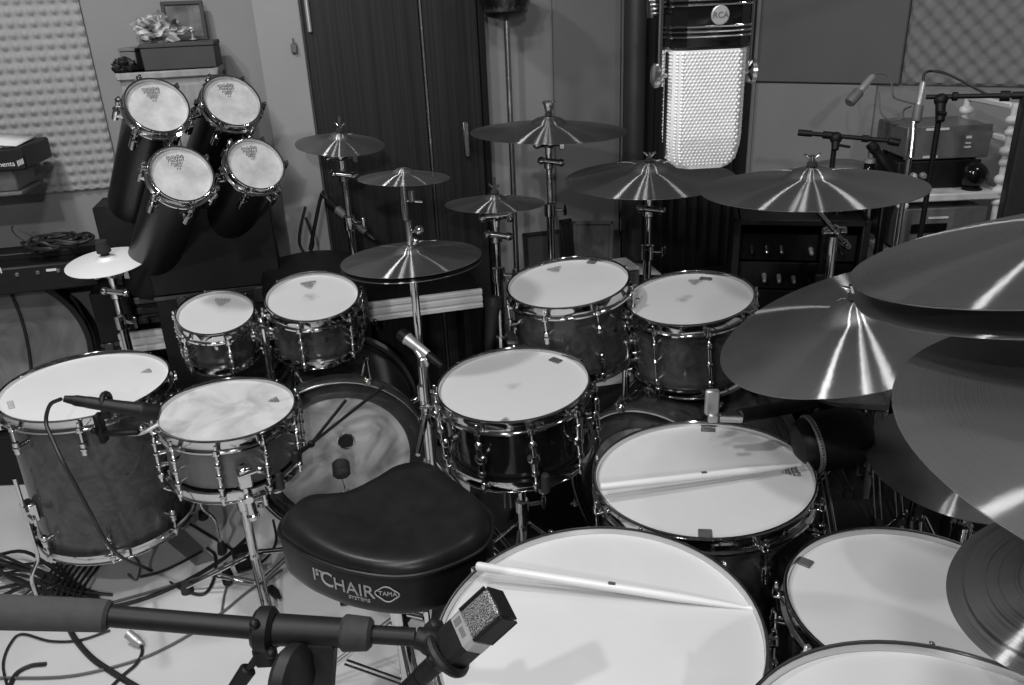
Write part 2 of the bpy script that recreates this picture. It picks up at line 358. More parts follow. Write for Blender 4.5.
def drum(name, label, C, n, R, H, nl, shell, head=None, spin=0, lug='split', seg_label=None, crest=None, pads=(), group=None, bottom=True, crest_mat=None, crest_size=.032, cat='drum'):
    head = head or head_mat; R *= 1.018; n = V(n).normalized(); root = thing(name, label, cat, V(C) - n * H, zto(n, spin), group)
    Rs = R - .013
    MB().lathe([(Rs, .016), (Rs, H - .016), (Rs - .008, H - .016), (Rs - .008, .016)], 72, close=True).build('shell', shell, root)
    MB().lathe([(0, H - .0125), (Rs * .6, H - .012), (R - .0072, H - .0115), (R - .0070, H - .015)], 72).build('batter_head', head, root)
    if bottom: MB().lathe([(0, .0115), (R - .0105, .0115), (R - .0095, .015)], 48).build('resonant_head', res_head, root)
    hoop_mb(R, H).build('top_hoop', chrome, root); hoop_dn(R, 0).build('bottom_hoop', chrome, root)
    protos = []
    def piece(nm, m): protos.append(m.build(nm, chrome, root))
    if lug == 'tube':
        m = MB(); m.cyl((R + .010, 0, .04), (R + .010, 0, H - .045), .0048, bev=.001, seg=10)
        for z in (.055, H * .5, H - .06): m.cyl((Rs - .002, 0, z), (R + .008, 0, z), .006, seg=10); m.sph((R + .010, 0, z), .0085, seg=10)
        piece('lug', m)
    elif lug == 'cast':
        m = MB(); m.cyl((R + .010, 0, H * .30), (R + .010, 0, H * .70), .0075, bev=.002, seg=12)
        m.sph((R + .007, 0, H * .5), .016, (.8, 1, 1), 14); m.cyl((Rs - .002, 0, H * .5), (R + .008, 0, H * .5), .012, seg=12)
        for z in (H * .30, H * .70): m.sph((R + .010, 0, z), .0105, seg=12)
        piece('lug', m)
    else:
        for z in (.075, H - .080):
            m = MB(); m.cyl((R + .010, 0, z - .018), (R + .010, 0, z + .018), .0078, bev=.002, seg=12); m.cyl((Rs - .002, 0, z), (R + .010, 0, z), .009, seg=12)
            m.sph((R + .013, 0, z), .009, (.7, 1, 1), 12); piece('lug', m)
    for (za, zh) in ((H - .07, H - .024), (.065, .024)):
        t = MB(); sg = 1 if zh > za else -1
        t.cyl((R + .010, 0, za), (R + .010, 0, zh), .0032, seg=8); t.cyl((R + .010, 0, zh - sg * .004), (R + .010, 0, zh + sg * .006), .0075, .0065, seg=12)
        t.box((R + .010, 0, zh + sg * .012), (.0065, .0065, .014), .001); t.box((R + .005, 0, zh - sg * .006), (.020, .016, .006), .0015); piece('tension_rod', t)
    for k in range(1, nl):
        for o in protos: share(o, parent=root, rotz=2 * PI * k / nl)
    if crest is not None:
        m = crest_mb(crest_size); ca, cr = crest
        M = Matrix.Rotation(ca, 4, 'Z') @ Matrix.Translation((0, cr * R, H - .0106))
        m.v = [tuple(M @ V(p)) for p in m.v]; m.build('head_logo', crest_mat or ink, root)
    for (pa, pr, sx, sy, pm) in pads:
        m = MB().box((0, pr * R, H - .0098), (sx, sy, .0035), .001, Matrix.Rotation(pa, 4, 'Z')); m.build('damper_pad', pm, root)
    # air vent
    v = MB(); v.cyl((Rs - .001, 0, H * .55), (Rs + .003, 0, H * .55), .0055, seg=14); v.v = [tuple(Matrix.Rotation(PI / nl, 4, 'Z') @ V(p)) for p in v.v]; v.build('vent', steel_dark, root)
    return root
def floor_legs(root, R, zb, angs, H):
    q = root.rotation_quaternion.inverted()
    for a in angs:
        m = MB(); d = V((math.cos(a), math.sin(a), 0)); p = d * (R + .018)
        m.cyl((p.x, p.y, .26), (p.x, p.y, .04), .0055, seg=10)
        b = d * (R + .05); foot = q @ V((0, 0, -zb)); f = V((b.x + foot.x, b.y + foot.y, foot.z + .03))
        m.tube([(p.x, p.y, .04), (p.x * 1.02, p.y * 1.02, 0), (b.x, b.y, -.05), f], .0055, 10)
        lg = m.build('leg', chrome, root)
        MB().turned(f + V((0, 0, .02)), f - V((0, 0, .03)), [(0, 0), (0, .009), (.3, .012), (.8, .014), (1, .012), (1, 0)]).build('rubber_foot', rubber, lg)
        k = MB(); M = Matrix.Rotation(a, 4, 'Z')
        k.box((R + .006, 0, .15), (.03, .045, .06), .006, M); k.cyl(M @ V((R + .018, .02, .15)), M @ V((R + .018, .055, .15)), .005, seg=8); k.box((R + .018, .055, .15), (.007, .012, .035), .003, M)
        k.build('leg_bracket', chrome, root)
# azimuth convention: local +Y points away from the camera for nearly level drums
T1 = drum('rack_tom', 'smallest grey lacquered rack tom, at the four upright tube drums end', (-.829, 2.113, .756), (.109, -.276, .955), .106, .150, 6, wrap, spin=math.radians(-60), lug='tube', crest=(math.radians(60), .50), crest_mat=ink_soft, crest_size=.044, group=None)
T2 = drum('rack_tom', 'second smallest rack tom, mounted over the bass drum with the marbled head', (-.567, 2.174, .771), (.071, -.236, .969), .132, .170, 6, wrap, head_smudge, spin=math.radians(-95), lug='tube', crest=(math.radians(95 + 19), .52), crest_mat=ink, crest_size=.046)
T3 = drum('rack_tom', 'grey rack tom with a dark oval patch at its far rim', (.158, 2.05, .821), (-.089, -.099, .991), .165, .235, 8, wrap, spin=math.radians(-70), lug='split', crest=(math.radians(70 + 14), .64), crest_mat=ink_soft, crest_size=.042, pads=((math.radians(70 - 32), .88, .026, .016, tape),))
T4 = drum('rack_tom', 'grey rack tom with a worn centre and a taped logo, beside the black curtain', (.475, 1.984, .785), (-.110, -.092, .990), .165, .220, 8, wrap, head_smudge, spin=math.radians(-88), lug='tube', crest=(math.radians(88 - 20), .62), crest_mat=ink_soft, crest_size=.04, pads=((math.radians(88 - 32), .78, .034, .015, tape),))
SN1 = drum('snare_drum', 'black snare drum with chrome lugs in front of the saddle stool', (-.002, 1.746, .672), (-.051, -.063, .997), .184, .195, 10, ebony, head_smudge_soft, spin=math.radians(-80), lug='cast', crest=(math.radians(80 + 172), .84), crest_mat=ink, crest_size=.026, pads=((math.radians(80 - 46), .82, .032, .020, tape),), cat='snare drum')
SN2 = drum('snare_drum', 'metal snare drum with a worn head beside the big floor tom', (-.734, 1.825, .599), (.058, -.037, .998), .168, .180, 10, black_gloss, head_worn, spin=math.radians(-82), lug='tube', crest=(math.radians(82 - 62), .66), crest_mat=ink, crest_size=.03, cat='snare drum')
o = MB().lathe([(.1570, .038), (.1592, .040), (.1592, .136), (.1570, .138)], 72, close=True).build('metal_band', snare_shell, SN2)
m = MB(); m.box((.178, 0, .075), (.024, .036, .060), .006); m.cyl((.178, 0, .05), (.186, .006, -.030), .010, .012, bev=.003); m.cyl((.186, -.012, .085), (.200, .030, .100), .006); m.sph((.202, .034, .101), .010); m.cyl((.184, 0, .02), (.200, 0, .02), .013, bev=.003); m.cyl((.186, .004, -.028), (.188, .008, -.045), .016, .014, bev=.003)
m.build('strainer', chrome, SN2).rotation_euler = (0, 0, math.radians(18))
FT1 = drum('floor_tom', 'grey swirl floor tom standing among the cables beside the metal snare', (-1.158, 1.968, .620), (.037, -.029, .999), .21, .445, 8, wrap, head_lit, spin=math.radians(-70), crest=(math.radians(70 - 55), .70), crest_mat=ink_soft, crest_size=.03, pads=((math.radians(70 + 125), .84, .046, .014, tape_light),), cat='floor tom')
FTA = drum('floor_tom', 'floor tom carrying a drumstick and two dark pads, closest beyond the two nearest ones'.replace(', closest beyond the two nearest ones', ' on its head'), (.362, 1.339, .648), (-.054, .003, .999), .21, .40, 8, wrap2, spin=math.radians(-75), crest=(math.radians(75 - 93), .78), crest_size=.036, pads=((math.radians(75 - 17), .90, .030, .020, tape), (math.radians(75 + 168), .87, .024, .028, tape)), cat='floor tom')
FTB = drum('floor_tom', 'largest floor tom, drumstick resting over its rim, behind the boom microphone', (.104, .903, .668), (-.061, -.030, .998), .235, .42, 10, wrap2, spin=math.radians(-78), crest=(math.radians(78 + 122), .74), crest_size=.05, cat='floor tom')
FTC = drum('floor_tom', 'floor tom with one small dark pad, half under the small stacked cymbals', (.594, .962, .645), (-.044, .008, .999), .184, .38, 8, wrap2, spin=math.radians(-66), pads=((math.radians(66 + 46), .90, .020, .022, tape),), cat='floor tom')
FTD = drum('floor_tom', 'floor tom cut off by the lower picture edge, bare white head', (.425, .504, .788), (.060, .03, .995), .235, .45, 10, wrap2, spin=math.radians(-70), cat='floor tom')
floor_legs(FT1, .21, .175, [math.radians(a) + math.radians(70) for a in (-128, 100, 10)], .43)
floor_legs(FTA, .21, .25, [math.radians(a) + math.radians(75) for a in (-135, -10, 100)], .40)
floor_legs(FTB, .235, .25, [math.radians(a) + math.radians(78) for a in (-110, 10, 130)], .42)
floor_legs(FTC, .184, .265, [math.radians(a) + math.radians(66) for a in (-80, 40, 160)], .38)
floor_legs(FTD, .235, .34, [math.radians(a) + math.radians(70) for a in (-90, 30, 150)], .45)

def bass_drum(label, C, n, R, D, port=None, nl=8, batter=None, spin=0, shell=wrap2):
    batter = batter or marble; n = V(n).normalized(); root = thing('bass_drum', label, 'bass drum', C, zto(n, spin))    # local +z faces the drummer, z=0 at the batter hoop
    Rs = R - .018
    MB().lathe([(Rs, -D), (Rs, -.012), (Rs - .009, -.012), (Rs - .009, -D)], 72, close=True).build('shell', shell, root)
    MB().lathe([(Rs - .0095, -D), (Rs - .0095, -.012), (Rs - .0115, -.012), (Rs - .0115, -D)], 72, close=True).build('shell_lining', inner_wood, root)
    hp = [(R, 0), (R, -.036), (R - .012, -.036), (R - .012, 0)]
    MB().lathe([(R - .011, .001), (R - .002, .001), (R, -.003), (R, -.037), (R - .011, -.037)], 72, close=True).build('batter_hoop', wood_hoop, root)
    MB().lathe([(R - .0135, .0015), (R - .0125, .003), (R - .009, .003), (R - .008, .0015)], 72, close=True).build('batter_hoop_inlay', chrome_dull, root)
    MB().lathe([(R - .011, -D - .02), (R, -D - .02), (R, -D + .016), (R - .011, -D + .016)], 72, close=True).build('front_hoop', wood_hoop, root)
    MB().lathe([(0, -.0135), (R - .012, -.0135), (R - .012, -.0150), (0, -.0150)], 64).build('batter_head', batter, root)
    MB().lathe([(R * .752, -.0134), (R * .760, -.0105), (R - .017, -.0105), (R - .013, -.0134)], 72, close=True).build('damping_ring', wood_hoop, root)
    MB().lathe([(0, -D), (R - .012, -D), (R - .012, -D - .0015), (0, -D - .0015)], 64).build('front_head', black_plastic, root)
    if port:
        px, py = port; pr = .0235
        pt = MB().lathe([(0, -.0120), (pr, -.0120), (pr, -.0134), (0, -.0134)], 40, Matrix.Translation((px, py, 0))).build('kick_patch', black_plastic, root)
        MB().torus((px, py, -.0122), pr + .001, .0026).build('patch_ring', chrome, pt)
    for k in range(nl):
        a = 2 * PI * (k + .5) / nl
        if k == 0:
            m = MB(); m.box((R + .003, 0, -.018), (.012, .022, .046), .003); m.box((R - .004, 0, .006), (.018, .018, .008), .002)
            m.cyl((R + .012, 0, -.13), (R + .012, 0, .012), .0035, seg=8); m.sph((R + .010, 0, -.14), .011, (.8, 1, 1.6), 12); m.cyl((Rs, 0, -.14), (R + .01, 0, -.14), .009)
            cl = m.build('claw', chrome, root); cl.rotation_euler = (0, 0, a)
        else: share(cl, parent=root, rotz=a)
    for s in (-1, 1):
        m = MB(); a = Vector((s * (R + .005), -.02, -D + .07)); m.cyl(a, (s * (R + .10), -R + .02, -D + .0), .007, .006, seg=10); m.sph(a, .02, (.6, 1, 1), 12)
        m.sph((s * (R + .10), -R + .022, -D), .012, seg=10); m.build('spur', chrome, root)
    return root
nB = V((.212, -.977, 0)).normalized(); cBk = V((-.525, 2.08, .273)) - nB * .012; hit = onp(346, 441, cBk, nB) - cBk
PORT = (hit.dot(V((0, 0, 1)).cross(nB).normalized()), hit.z)
BD1 = bass_drum('bass drum with a marbled dark-ringed head and a round patch, behind the saddle stool', (-.525, 2.08, .273), (.212, -.977, 0), .271, .36, port=PORT)
BD2 = bass_drum('bass drum mostly hidden behind the black snare and the floor tom', (.359, 1.801, .273), (-.63, -.776, 0), .271, .36)
for b in (BD1, BD2):
    nn = b.rotation_quaternion @ V((0, 0, 1)); xax = V((0, 0, 1)).cross(nn).normalized()
    b.rotation_quaternion = Matrix((xax, V((0, 0, 1)), nn)).transposed().to_quaternion()
# third, older bass drum at the side
cB = at(2, 354, 2.72); BD3 = thing('bass_drum', 'old bass drum with a stained head standing behind the floor tom, under the keyboard', 'bass drum', (cB.x, cB.y, cB.z))
nn = V((.32, -.94, .06)).normalized(); xax = V((0, 0, 1)).cross(nn).normalized(); BD3.rotation_mode = 'QUATERNION'; BD3.rotation_quaternion = Matrix((xax, nn.cross(xax), nn)).transposed().to_quaternion()
MB().lathe([(.255, -.20), (.255, -.01), (.245, -.01), (.245, -.20)], 64, close=True).build('shell', black_gloss, BD3)
MB().lathe([(.262, .002), (.280, .002), (.282, -.002), (.282, -.036), (.262, -.036)], 64, close=True).build('hoop', black_gloss, BD3)
MB().lathe([(0, -.008), (.262, -.008), (.262, -.012), (0, -.012)], 64).build('batter_head', noisy('stained_head', .10, .22, 6, .55, dist=1.2, lo=.35, hi=.65), BD3)
rb_ = thing('drum_riser', 'low black riser box under the old bass drum', 'box', (cB.x, cB.y + .06, 0)); zr = cB.z - .281; MB().box((0, 0, zr / 2), (.40, .22, zr), .006).build('body', black_plastic, rb_); MB().box((0, 0, zr - .012), (.41, .23, .02), .004).build('lid', black_plastic, rb_)
m = MB(); m.tube([(-.10, .22, -.004), (-.095, .08, -.003), (-.105, -.05, -.003), (-.10, -.20, -.004)], .0028, 6); m.sph((-.097, .05, -.002), .008); m.build('cord', cable_black, BD3)
m = MB(); m.tube([(.07, .245, -.004), (.085, .10, -.003), (.075, -.05, -.003), (.05, -.16, -.004)], .005, 6); m.build('strap', cable_black, BD3)

# ------------------------------------------------------------------ octobans
def octoban(label, C, L, nl=6, spin=.3):
    n = V((.51, -.64, .57)).normalized(); R = .082
    root = thing('tube_drum', label, 'tube drum', V(C) - n * L, zto(n, spin), None)
    MB().lathe([(.068, 0), (.0745, 0), (.0745, L - .016), (.068, L - .016)], 56, close=True).build('shell', oct_shell, root)
    MB().lathe([(0, L - .011), (R - .0072, L - .0105), (R - .0070, L - .014)], 56).build('batter_head', head_oct, root)
    hoop_mb(R, L).build('hoop', chrome, root)
    for k in range(nl):
        a = 2 * PI * k / nl
        if k == 0:
            m = MB(); m.cyl((R + .010, 0, L - .10), (R + .010, 0, L - .055), .010, bev=.002, seg=12); m.cyl((.074, 0, L - .078), (R + .01, 0, L - .078), .011); lg = m.build('lug', chrome, root)
            t = MB(); t.cyl((R + .010, 0, L - .07), (R + .010, 0, L - .02), .0035, seg=8); t.cyl((R + .010, 0, L - .026), (R + .010, 0, L - .014), .008, seg=12); t.box((R + .010, 0, L - .008), (.007, .007, .014), .001); t.box((R + .004, 0, L - .030), (.022, .018, .007), .002); rd = t.build('tension_rod', chrome, root)
        else: share(lg, parent=root, rotz=a); share(rd, parent=root, rotz=a)
    # printed crest lies at the upper side of the tilted head
    q = root.rotation_quaternion.inverted(); upl = q @ V((.12, -.1, 1)); ang = math.atan2(upl.y, upl.x) - PI / 2
    c = crest_mb(.045); M = Matrix.Rotation(ang, 4, 'Z') @ Matrix.Translation((0, .034, L - .0100)); c.v = [tuple(M @ V(p)) for p in c.v]; c.build('head_logo', ink, root)
    return root
O1 = octoban('black tube drum, upper one beside the pale foam panel', (-.901, 2.183, 1.311), .57)
O2 = octoban('black tube drum, upper one nearer the pale pier', (-.753, 2.335, 1.301), .42, spin=.5)
O3 = octoban('black tube drum, lower one whose long shell hangs over the splash cymbal', (-.837, 2.093, 1.146), .74, spin=.1)
def tube_mid(C, k): return V(C) - V((.51, -.64, .57)).normalized() * k
O4 = octoban('black tube drum, lower one above the two small rack toms', (-.695, 2.267, 1.135), .60, spin=.6)
tp = at(186, 290, 2.55); ts = thing('tube_drum_stand', 'chrome stand rising between the tube drums above the smallest rack tom', 'drum stand', (tp.x, tp.y, 0))
MB().cyl((0, 0, .04), (0, 0, .62), .0145, bev=.002).build('base_tube', chrome, ts); MB().cyl((0, 0, .60), (0, 0, 1.08), .012).build('upper_tube', chrome, ts)
m = MB(); m.cyl((0, 0, .585), (0, 0, .64), .020, bev=.004); m.cyl((0, 0, .61), (.045, -.01, .61), .006); m.box((.05, -.011, .61), (.012, .008, .04), .003); m.build('height_clamp', chrome, ts)
for k in range(3):
    a = .5 + 2 * PI * k / 3; d = V((math.cos(a), math.sin(a), 0)); lg = MB().cyl(V((0, 0, .25)) + d * .014, d * .22 + V((0, 0, .02)), .006, seg=10).build('leg', chrome, ts); MB().cyl(d * .22, d * .22 + V((0, 0, .03)), .016, .012).build('rubber_foot', rubber, lg)
for C_, kk in (((-.901, 2.183, 1.311), .26), ((-.753, 2.335, 1.301), .28), ((-.837, 2.093, 1.146), .34), ((-.695, 2.267, 1.135), .30)):
    e = tube_mid(C_, kk) - ts.location; dd = V((e.x, e.y, 0)); dd.normalize(); zz = min(1.05, max(.70, e.z)); m = MB(); m.cyl((0, 0, zz), e, .008); m.sph((0, 0, zz), .020); m.build('arm', chrome, ts)

# ------------------------------------------------------------------ cymbals and stands
def cymbal(name, label, C, n, R, mat, flip=False, dome=1.0, wide_rim=False, cat='cymbal', spin=0):
    h = .10 * R * dome; bh = .085 * R * dome; rb = .24 * R
    pr = [(.006, h + bh), (.10 * R, h + bh * .97), (.17 * R, h + bh * .72), (.215 * R, h + bh * .30), (rb, h + bh * .02), (.30 * R, h * .97)]
    if wide_rim: pr += [(.42 * R, h * .84), (.60 * R, h * .64), (.78 * R, h * .46), (.85 * R, h * .40), (.86 * R, h * .14), (.93 * R, h * .06), (R, 0)]
    else: pr += [(r * R, h * (1 - ((r - .24) / .76) ** 1.5)) for r in (.4, .5, .6, .7, .8, .9, .96)] + [(R, 0)]
    th = .0014
    prof = pr + [(R - .0004, -th)] + [(r, z - th) for r, z in pr[-2::-1]]
    if flip: prof = [(r, -z) for r, z in prof]
    o = MB().lathe(prof, 96, close=True).build(name, mat, smooth=50)
    o.location = C; o.rotation_mode = 'QUATERNION'; o.rotation_quaternion = zto(n, spin)
    return tag(o, label, cat)
def tripod(root, x, y, hub, spread, az, r=.0075, foot=True):
    for k in range(3):
        a = az + 2 * PI * k / 3; d = V((math.cos(a), math.sin(a), 0)); t = V((-d.y, d.x, 0)) * .009
        m = MB()
        for s in (-1, 1): m.cyl(V((0, 0, hub)) + d * .02 + t * s, d * spread + V((0, 0, .02)) + t * s, .0045, seg=8)
        for s in (-1, 1): m.cyl(V((0, 0, hub * .30)) + d * .015 + t * s * .7, d * spread * .55 + V((0, 0, hub * .46)) + t * s * .7, .0035, seg=8)
        lg = m.build('leg', chrome, root)
        f = d * spread
        MB().turned(V((f.x, f.y, .035)), V((f.x, f.y, 0)), [(0, 0), (0, .012), (.4, .016), (1, .018), (1, 0)], 12).build('rubber_foot', rubber, lg)
def stand(label, C, n, R, az=.4, base=None, spread=.27, black_felt=True, rod_up=.05, big_wing=False, zt=None, hub=.36, name='cymbal_stand', tall=None, R0=1.0):
    """straight or boom cymbal stand; C, n: the cymbal it carries; base: (x, y) of the tripod when it carries it on a boom"""
    C = V(C); n = V(n).normalized(); top = C + n * (.185 * R * R0)
    bx = V((C.x, C.y, 0)) if base is None else V((base[0], base[1], 0))
    root = thing(name, label, 'cymbal stand', bx)
    T = top - bx
    tilt = C - bx - n * .035
    zc = tilt.z if base is None else tall
    px = tilt.x if base is None else 0; py = tilt.y if base is None else 0
    tripod(root, 0, 0, hub, spread, az)
    za = min(.52, zc * .6); zb = zc * .80
    MB().cyl((0, 0, .06), (0, 0, za), .0155, bev=.002).build('base_tube', chrome, root)
    MB().cyl((0, 0, za), (0, 0, zb), .0135).build('middle_tube', chrome, root)
    MB().cyl((0, 0, zb), (px, py, zc), .0105, seg=12).build('upper_tube', chrome, root)
    for z in (za, zb):
        m = MB(); m.cyl((0, 0, z - .025), (0, 0, z + .025), .0205, bev=.004); m.cyl((0, 0, z), (.042, -.012, z), .006); m.box((.048, -.014, z), (.012, .008, .040), .003); m.torus((0, 0, z + .012), .0175, .003); m.build('height_clamp', chrome, root)
    m = MB()
    if base is None:
        m.sph(tilt, .022, (1, .8, 1.1)); m.cyl(tilt + V((-.034, -.012, 0)), tilt + V((.034, .008, 0)), .015, bev=.003); m.box(tilt + V((.044, .01, -.004)), (.020, .010, .044), .003); m.cyl(tilt - V((0, 0, .05)), tilt, .011, .014)
        m.sph(tilt + V((-.038, -.012, -.004)), .014); m.cyl(tilt + V((-.024, -.01, -.055)), tilt + V((.036, -.01, -.065)), .010); m.sph(tilt + V((.038, -.01, -.065)), .013); m.sph(tilt + V((-.026, -.012, -.055)), .013); m.cyl(tilt + V((0, 0, -.085)), tilt + V((0, 0, -.05)), .017, bev=.003)
    else:
        bt = V((0, 0, zc)); m.sph(bt, .018); m.cyl(bt + V((-.03, 0, 0)), bt + V((.03, 0, 0)), .012, bev=.003)
        d = (tilt - bt).normalized(); mb2 = MB(); mb2.sph(tilt, .018, (1, .8, 1.1)); mb2.cyl(tilt + V((-.020, 0, 0)), tilt + V((.020, 0, 0)), .015, bev=.003)
        m2 = MB(); m2.cyl(bt - d * .12, tilt, .0075, .0075); m2.turned(bt - d * .16, bt - d * .10, [(0, 0), (0, .009), (.1, .011), (.9, .011), (1, .009), (1, 0)]); m2.build('boom_arm', chrome, root)
    m.build('tilter', chrome, root)
    if base is not None: mb2.build('boom_tilter', chrome, root)
    MB().cyl(tilt, T + n * rod_up, .0035, seg=8).build('cymbal_rod', chrome, root)
    lo = C - bx + n * (.10 * R * R0 * .9)
    MB().cyl(T + n * .001, T + n * .014, .013, .011, bev=.002).build('felt', felt, root); fm = MB(); fm.cyl(C - bx - n * .012, T - n * (.085 * R * R0 + .0) - n * .004, .011, .012); fm.build('felt', felt, root)
    w = MB(); wt = T + n * .014
    if big_wing:
        w.cyl(wt, wt + n * .008, .013, bev=.002); w.cyl(wt + n * .006, wt + n * .030, .014, .019, bev=.002)
        for k in range(8):
            a = 2 * PI * k / 8; w.sph(wt + n * .030 + V((.017 * math.cos(a), .017 * math.sin(a), 0)), .005, seg=8)
    else:
        w.cyl(wt, wt + n * .014, .007, .0055); s = n.cross(V((.2, .9, .1))).normalized()
        for k in (-1, 1): w.turned(wt + n * .006 + s * k * .004, wt + n * .017 + s * k * .018, [(0, 0), (0, .004), (.6, .0035), (1, .002), (1, 0)], 8)
    w.build('wing_nut', chrome, root)
    return root
# 1 splash, bright
c = (-1.228, 2.369, .842); n = (.0, -.119, .993)
cymbal('splash_cymbal', 'small bright splash cymbal beside the long black tube drum', c, n, .12, cym_reflect, spin=.4)
r = stand('chrome stand under the small bright splash cymbal', c, n, .12, az=.9, spread=.2, rod_up=.03)
m = MB(); nv = V(n); p = V(c) - r.location + nv * .034; m.turned(p, p + nv * .035, [(0, 0), (0, .021), (.5, .020), (1, .016), (1, 0)]); m.build('felt', felt, r)
# 2
c = (-.517, 2.588, 1.131); n = (.102, -.099, .990)
cymbal('splash_cymbal', 'bell-shaped dark cymbal in front of the pale pier and door edge', c, n, .14, cym_mid, dome=1.5)
stand('chrome stand holding the dark cymbal in front of the pale pier', c, n, .14, az=.2, spread=.24, R0=1.5)
# 5, 6
c = (-.032, 2.362, .970); n = (.022, .045, .999)
cymbal('crash_cymbal', 'small dark crash cymbal just behind the hi-hat, lowest before the grey wall', c, n, .15, cym_dark)
stand('chrome stand of the small dark crash cymbal behind the hi-hat', c, n, .15, az=.5, spread=.22)
c = (.149, 2.632, 1.136); n = (.029, -.008, 1.0)
cymbal('crash_cymbal', 'dark crash cymbal under a chrome crown nut, before the lamp pole', c, n, .254, cym_dark)
stand('thick chrome stand of the crash cymbal with a chrome crown nut', c, n, .254, az=1.5, spread=.25, big_wing=True)
c = (.436, 2.40, 1.018); n = (-.016, -.034, .999)
cymbal('crash_cymbal', 'dark crash cymbal directly below the hanging ribbon microphone', c, n, .254, cym_mid)
stand('chrome stand of the crash cymbal below the hanging ribbon microphone', c, n, .254, az=.9, spread=.25, rod_up=.03)
c = (.72, 1.86, 1.087); n = (-.037, .021, .999)
cymbal('crash_cymbal', 'wide dark crash cymbal in front of the angled wall and mixer gear', c, n, .254, cym_mid)
stand('chrome boom stand of the wide crash cymbal before the angled wall', c, n, .254, az=.6, spread=.25, base=(.86, 2.03), tall=.93, rod_up=.012)
c9 = (.62, 1.301, .966); n = (-.339, .054, .939)
cymbal('ride_cymbal', 'large tilted ride cymbal over the floor toms, its rod nut showing', c9, n, .254, cym_mid, spin=1.0)
stand('chrome boom stand under the large tilted ride cymbal', c9, n, .254, az=.2, spread=.22, rod_up=.01, base=(.93, 1.56), tall=.86)
# stacked pair near the camera
c10 = (.583, .752, 1.265); n10 = V((-.184, .169, .968)).normalized()
cymbal('stacked_cymbal', 'upper cymbal of the closed pair overlapping the ride cymbal', c10, n10, .229, cym_dark, spin=2)
cymbal('stacked_cymbal', 'lower cymbal of the closed pair overlapping the ride cymbal', V(c10) - n10 * .024 + V((0, -.006, 0)), n10, .229, cym_dark, flip=True)
stand('chrome boom stand holding the closed cymbal pair, mostly outside the frame', c10, n10, .229, az=.3, base=(.97, 1.02), tall=1.12)
c11 = (.564, .52, 1.172); n11 = (-.012, -.014, 1.0)
cymbal('crash_cymbal', 'nearest wide crash cymbal, cut off under the closed cymbal pair', c11, n11, .254, cym_mid, spin=.5)
stand('chrome boom stand holding the nearest crash cymbal, mostly outside the frame', c11, n11, .254, az=.9, base=(1.02, .52), tall=1.05)
c12 = (.855, 1.275, .692); n = (-.072, -.079, .994)
cymbal('crash_cymbal', 'low dark crash cymbal beneath the nearest crash, beyond the padded floor tom', c12, n, .19, cym_dark)
stand('short chrome stand under the low dark crash cymbal', c12, n, .19, az=1.2, spread=.22, hub=.28)
c13 = (.606, .686, .892); n13 = V((-.357, -.047, .933)).normalized()
cymbal('bell_cymbal', 'small hammered cymbal with a broad smooth flange above the padded floor tom', c13, n13, .13, cym_raw, wide_rim=True, dome=1.4)
stand('chrome boom stand under the small hammered cymbal, mostly outside the frame', c13, n13, .13, az=1.5, base=(1.0, .76), tall=.80, R0=1.4)
# hi-hat
cH = V((-.245, 1.951, .933)); nH = V((-.02, .025, .999)).normalized()
cymbal('hi_hat_cymbal', 'upper hi-hat cymbal under the small clamped splash', cH, nH, .178, cym_dark)
cymbal('hi_hat_cymbal', 'lower hi-hat cymbal facing upward under its twin', cH - nH * .014, nH, .178, cym_raw, flip=True)
hs = thing('hi_hat_stand', 'chrome hi-hat stand beside the bass drum with the marbled head', 'hi-hat stand', (cH.x, cH.y, 0))
tripod(hs, 0, 0, .34, .24, 1.9)
MB().cyl((0, 0, .05), (0, 0, .55), .0135, bev=.002).build('base_tube', chrome, hs)
MB().cyl((0, 0, .55), (0, 0, .88), .0105).build('upper_tube', chrome, hs)
m = MB(); m.cyl((0, 0, .53), (0, 0, .58), .018, bev=.004); m.cyl((0, 0, .555), (.05, 0, .555), .006); m.box((.055, 0, .555), (.012, .008, .04), .003); m.build('height_clamp', chrome, hs)
MB().cyl((0, 0, .88), (0, 0, 1.15), .0038, seg=8).build('pull_rod', chrome, hs)
m = MB(); m.cyl((0, 0, .885), (0, 0, .915), .02, .016, bev=.003); m.build('seat_cup', black_plastic, hs)
m = MB(); m.cyl((0, 0, .958), (0, 0, 1.03), .0085, bev=.002); m.cyl((0, 0, .952), (0, 0, .968), .017, bev=.003); m.sph((.026, -.006, 1.005), .012); m.cyl((0, 0, 1.0), (.026, -.006, 1.005), .005); m.sph((.014, -.012, .978), .010); m.build('clutch', chrome, hs)
m = MB(); m.cyl((-.005, 0, 1.03), (-.005, 0, 1.118), .0085, seg=14, bev=.002); m.cyl((.014, 0, 1.075), (.014, 0, 1.105), .008, bev=.002); m.cyl((0, 0, 1.08), (.04, 0, 1.075), .0035); m.build('splash_holder', chrome, hs)
m = MB(); m.box((.04, -.16, .03), (.085, .26, .010), .003, Matrix.Rotation(.12, 4, 'X')); m.box((.04, -.15, .006), (.09, .30, .012), .003); m.build('pedal', steel_dark, hs)
cymbal('splash_cymbal', 'thin dark splash cymbal clamped high over the hi-hat', (-.245, 1.951, 1.135), (.044, .03, .995), .112, cym_dark, dome=1.2)

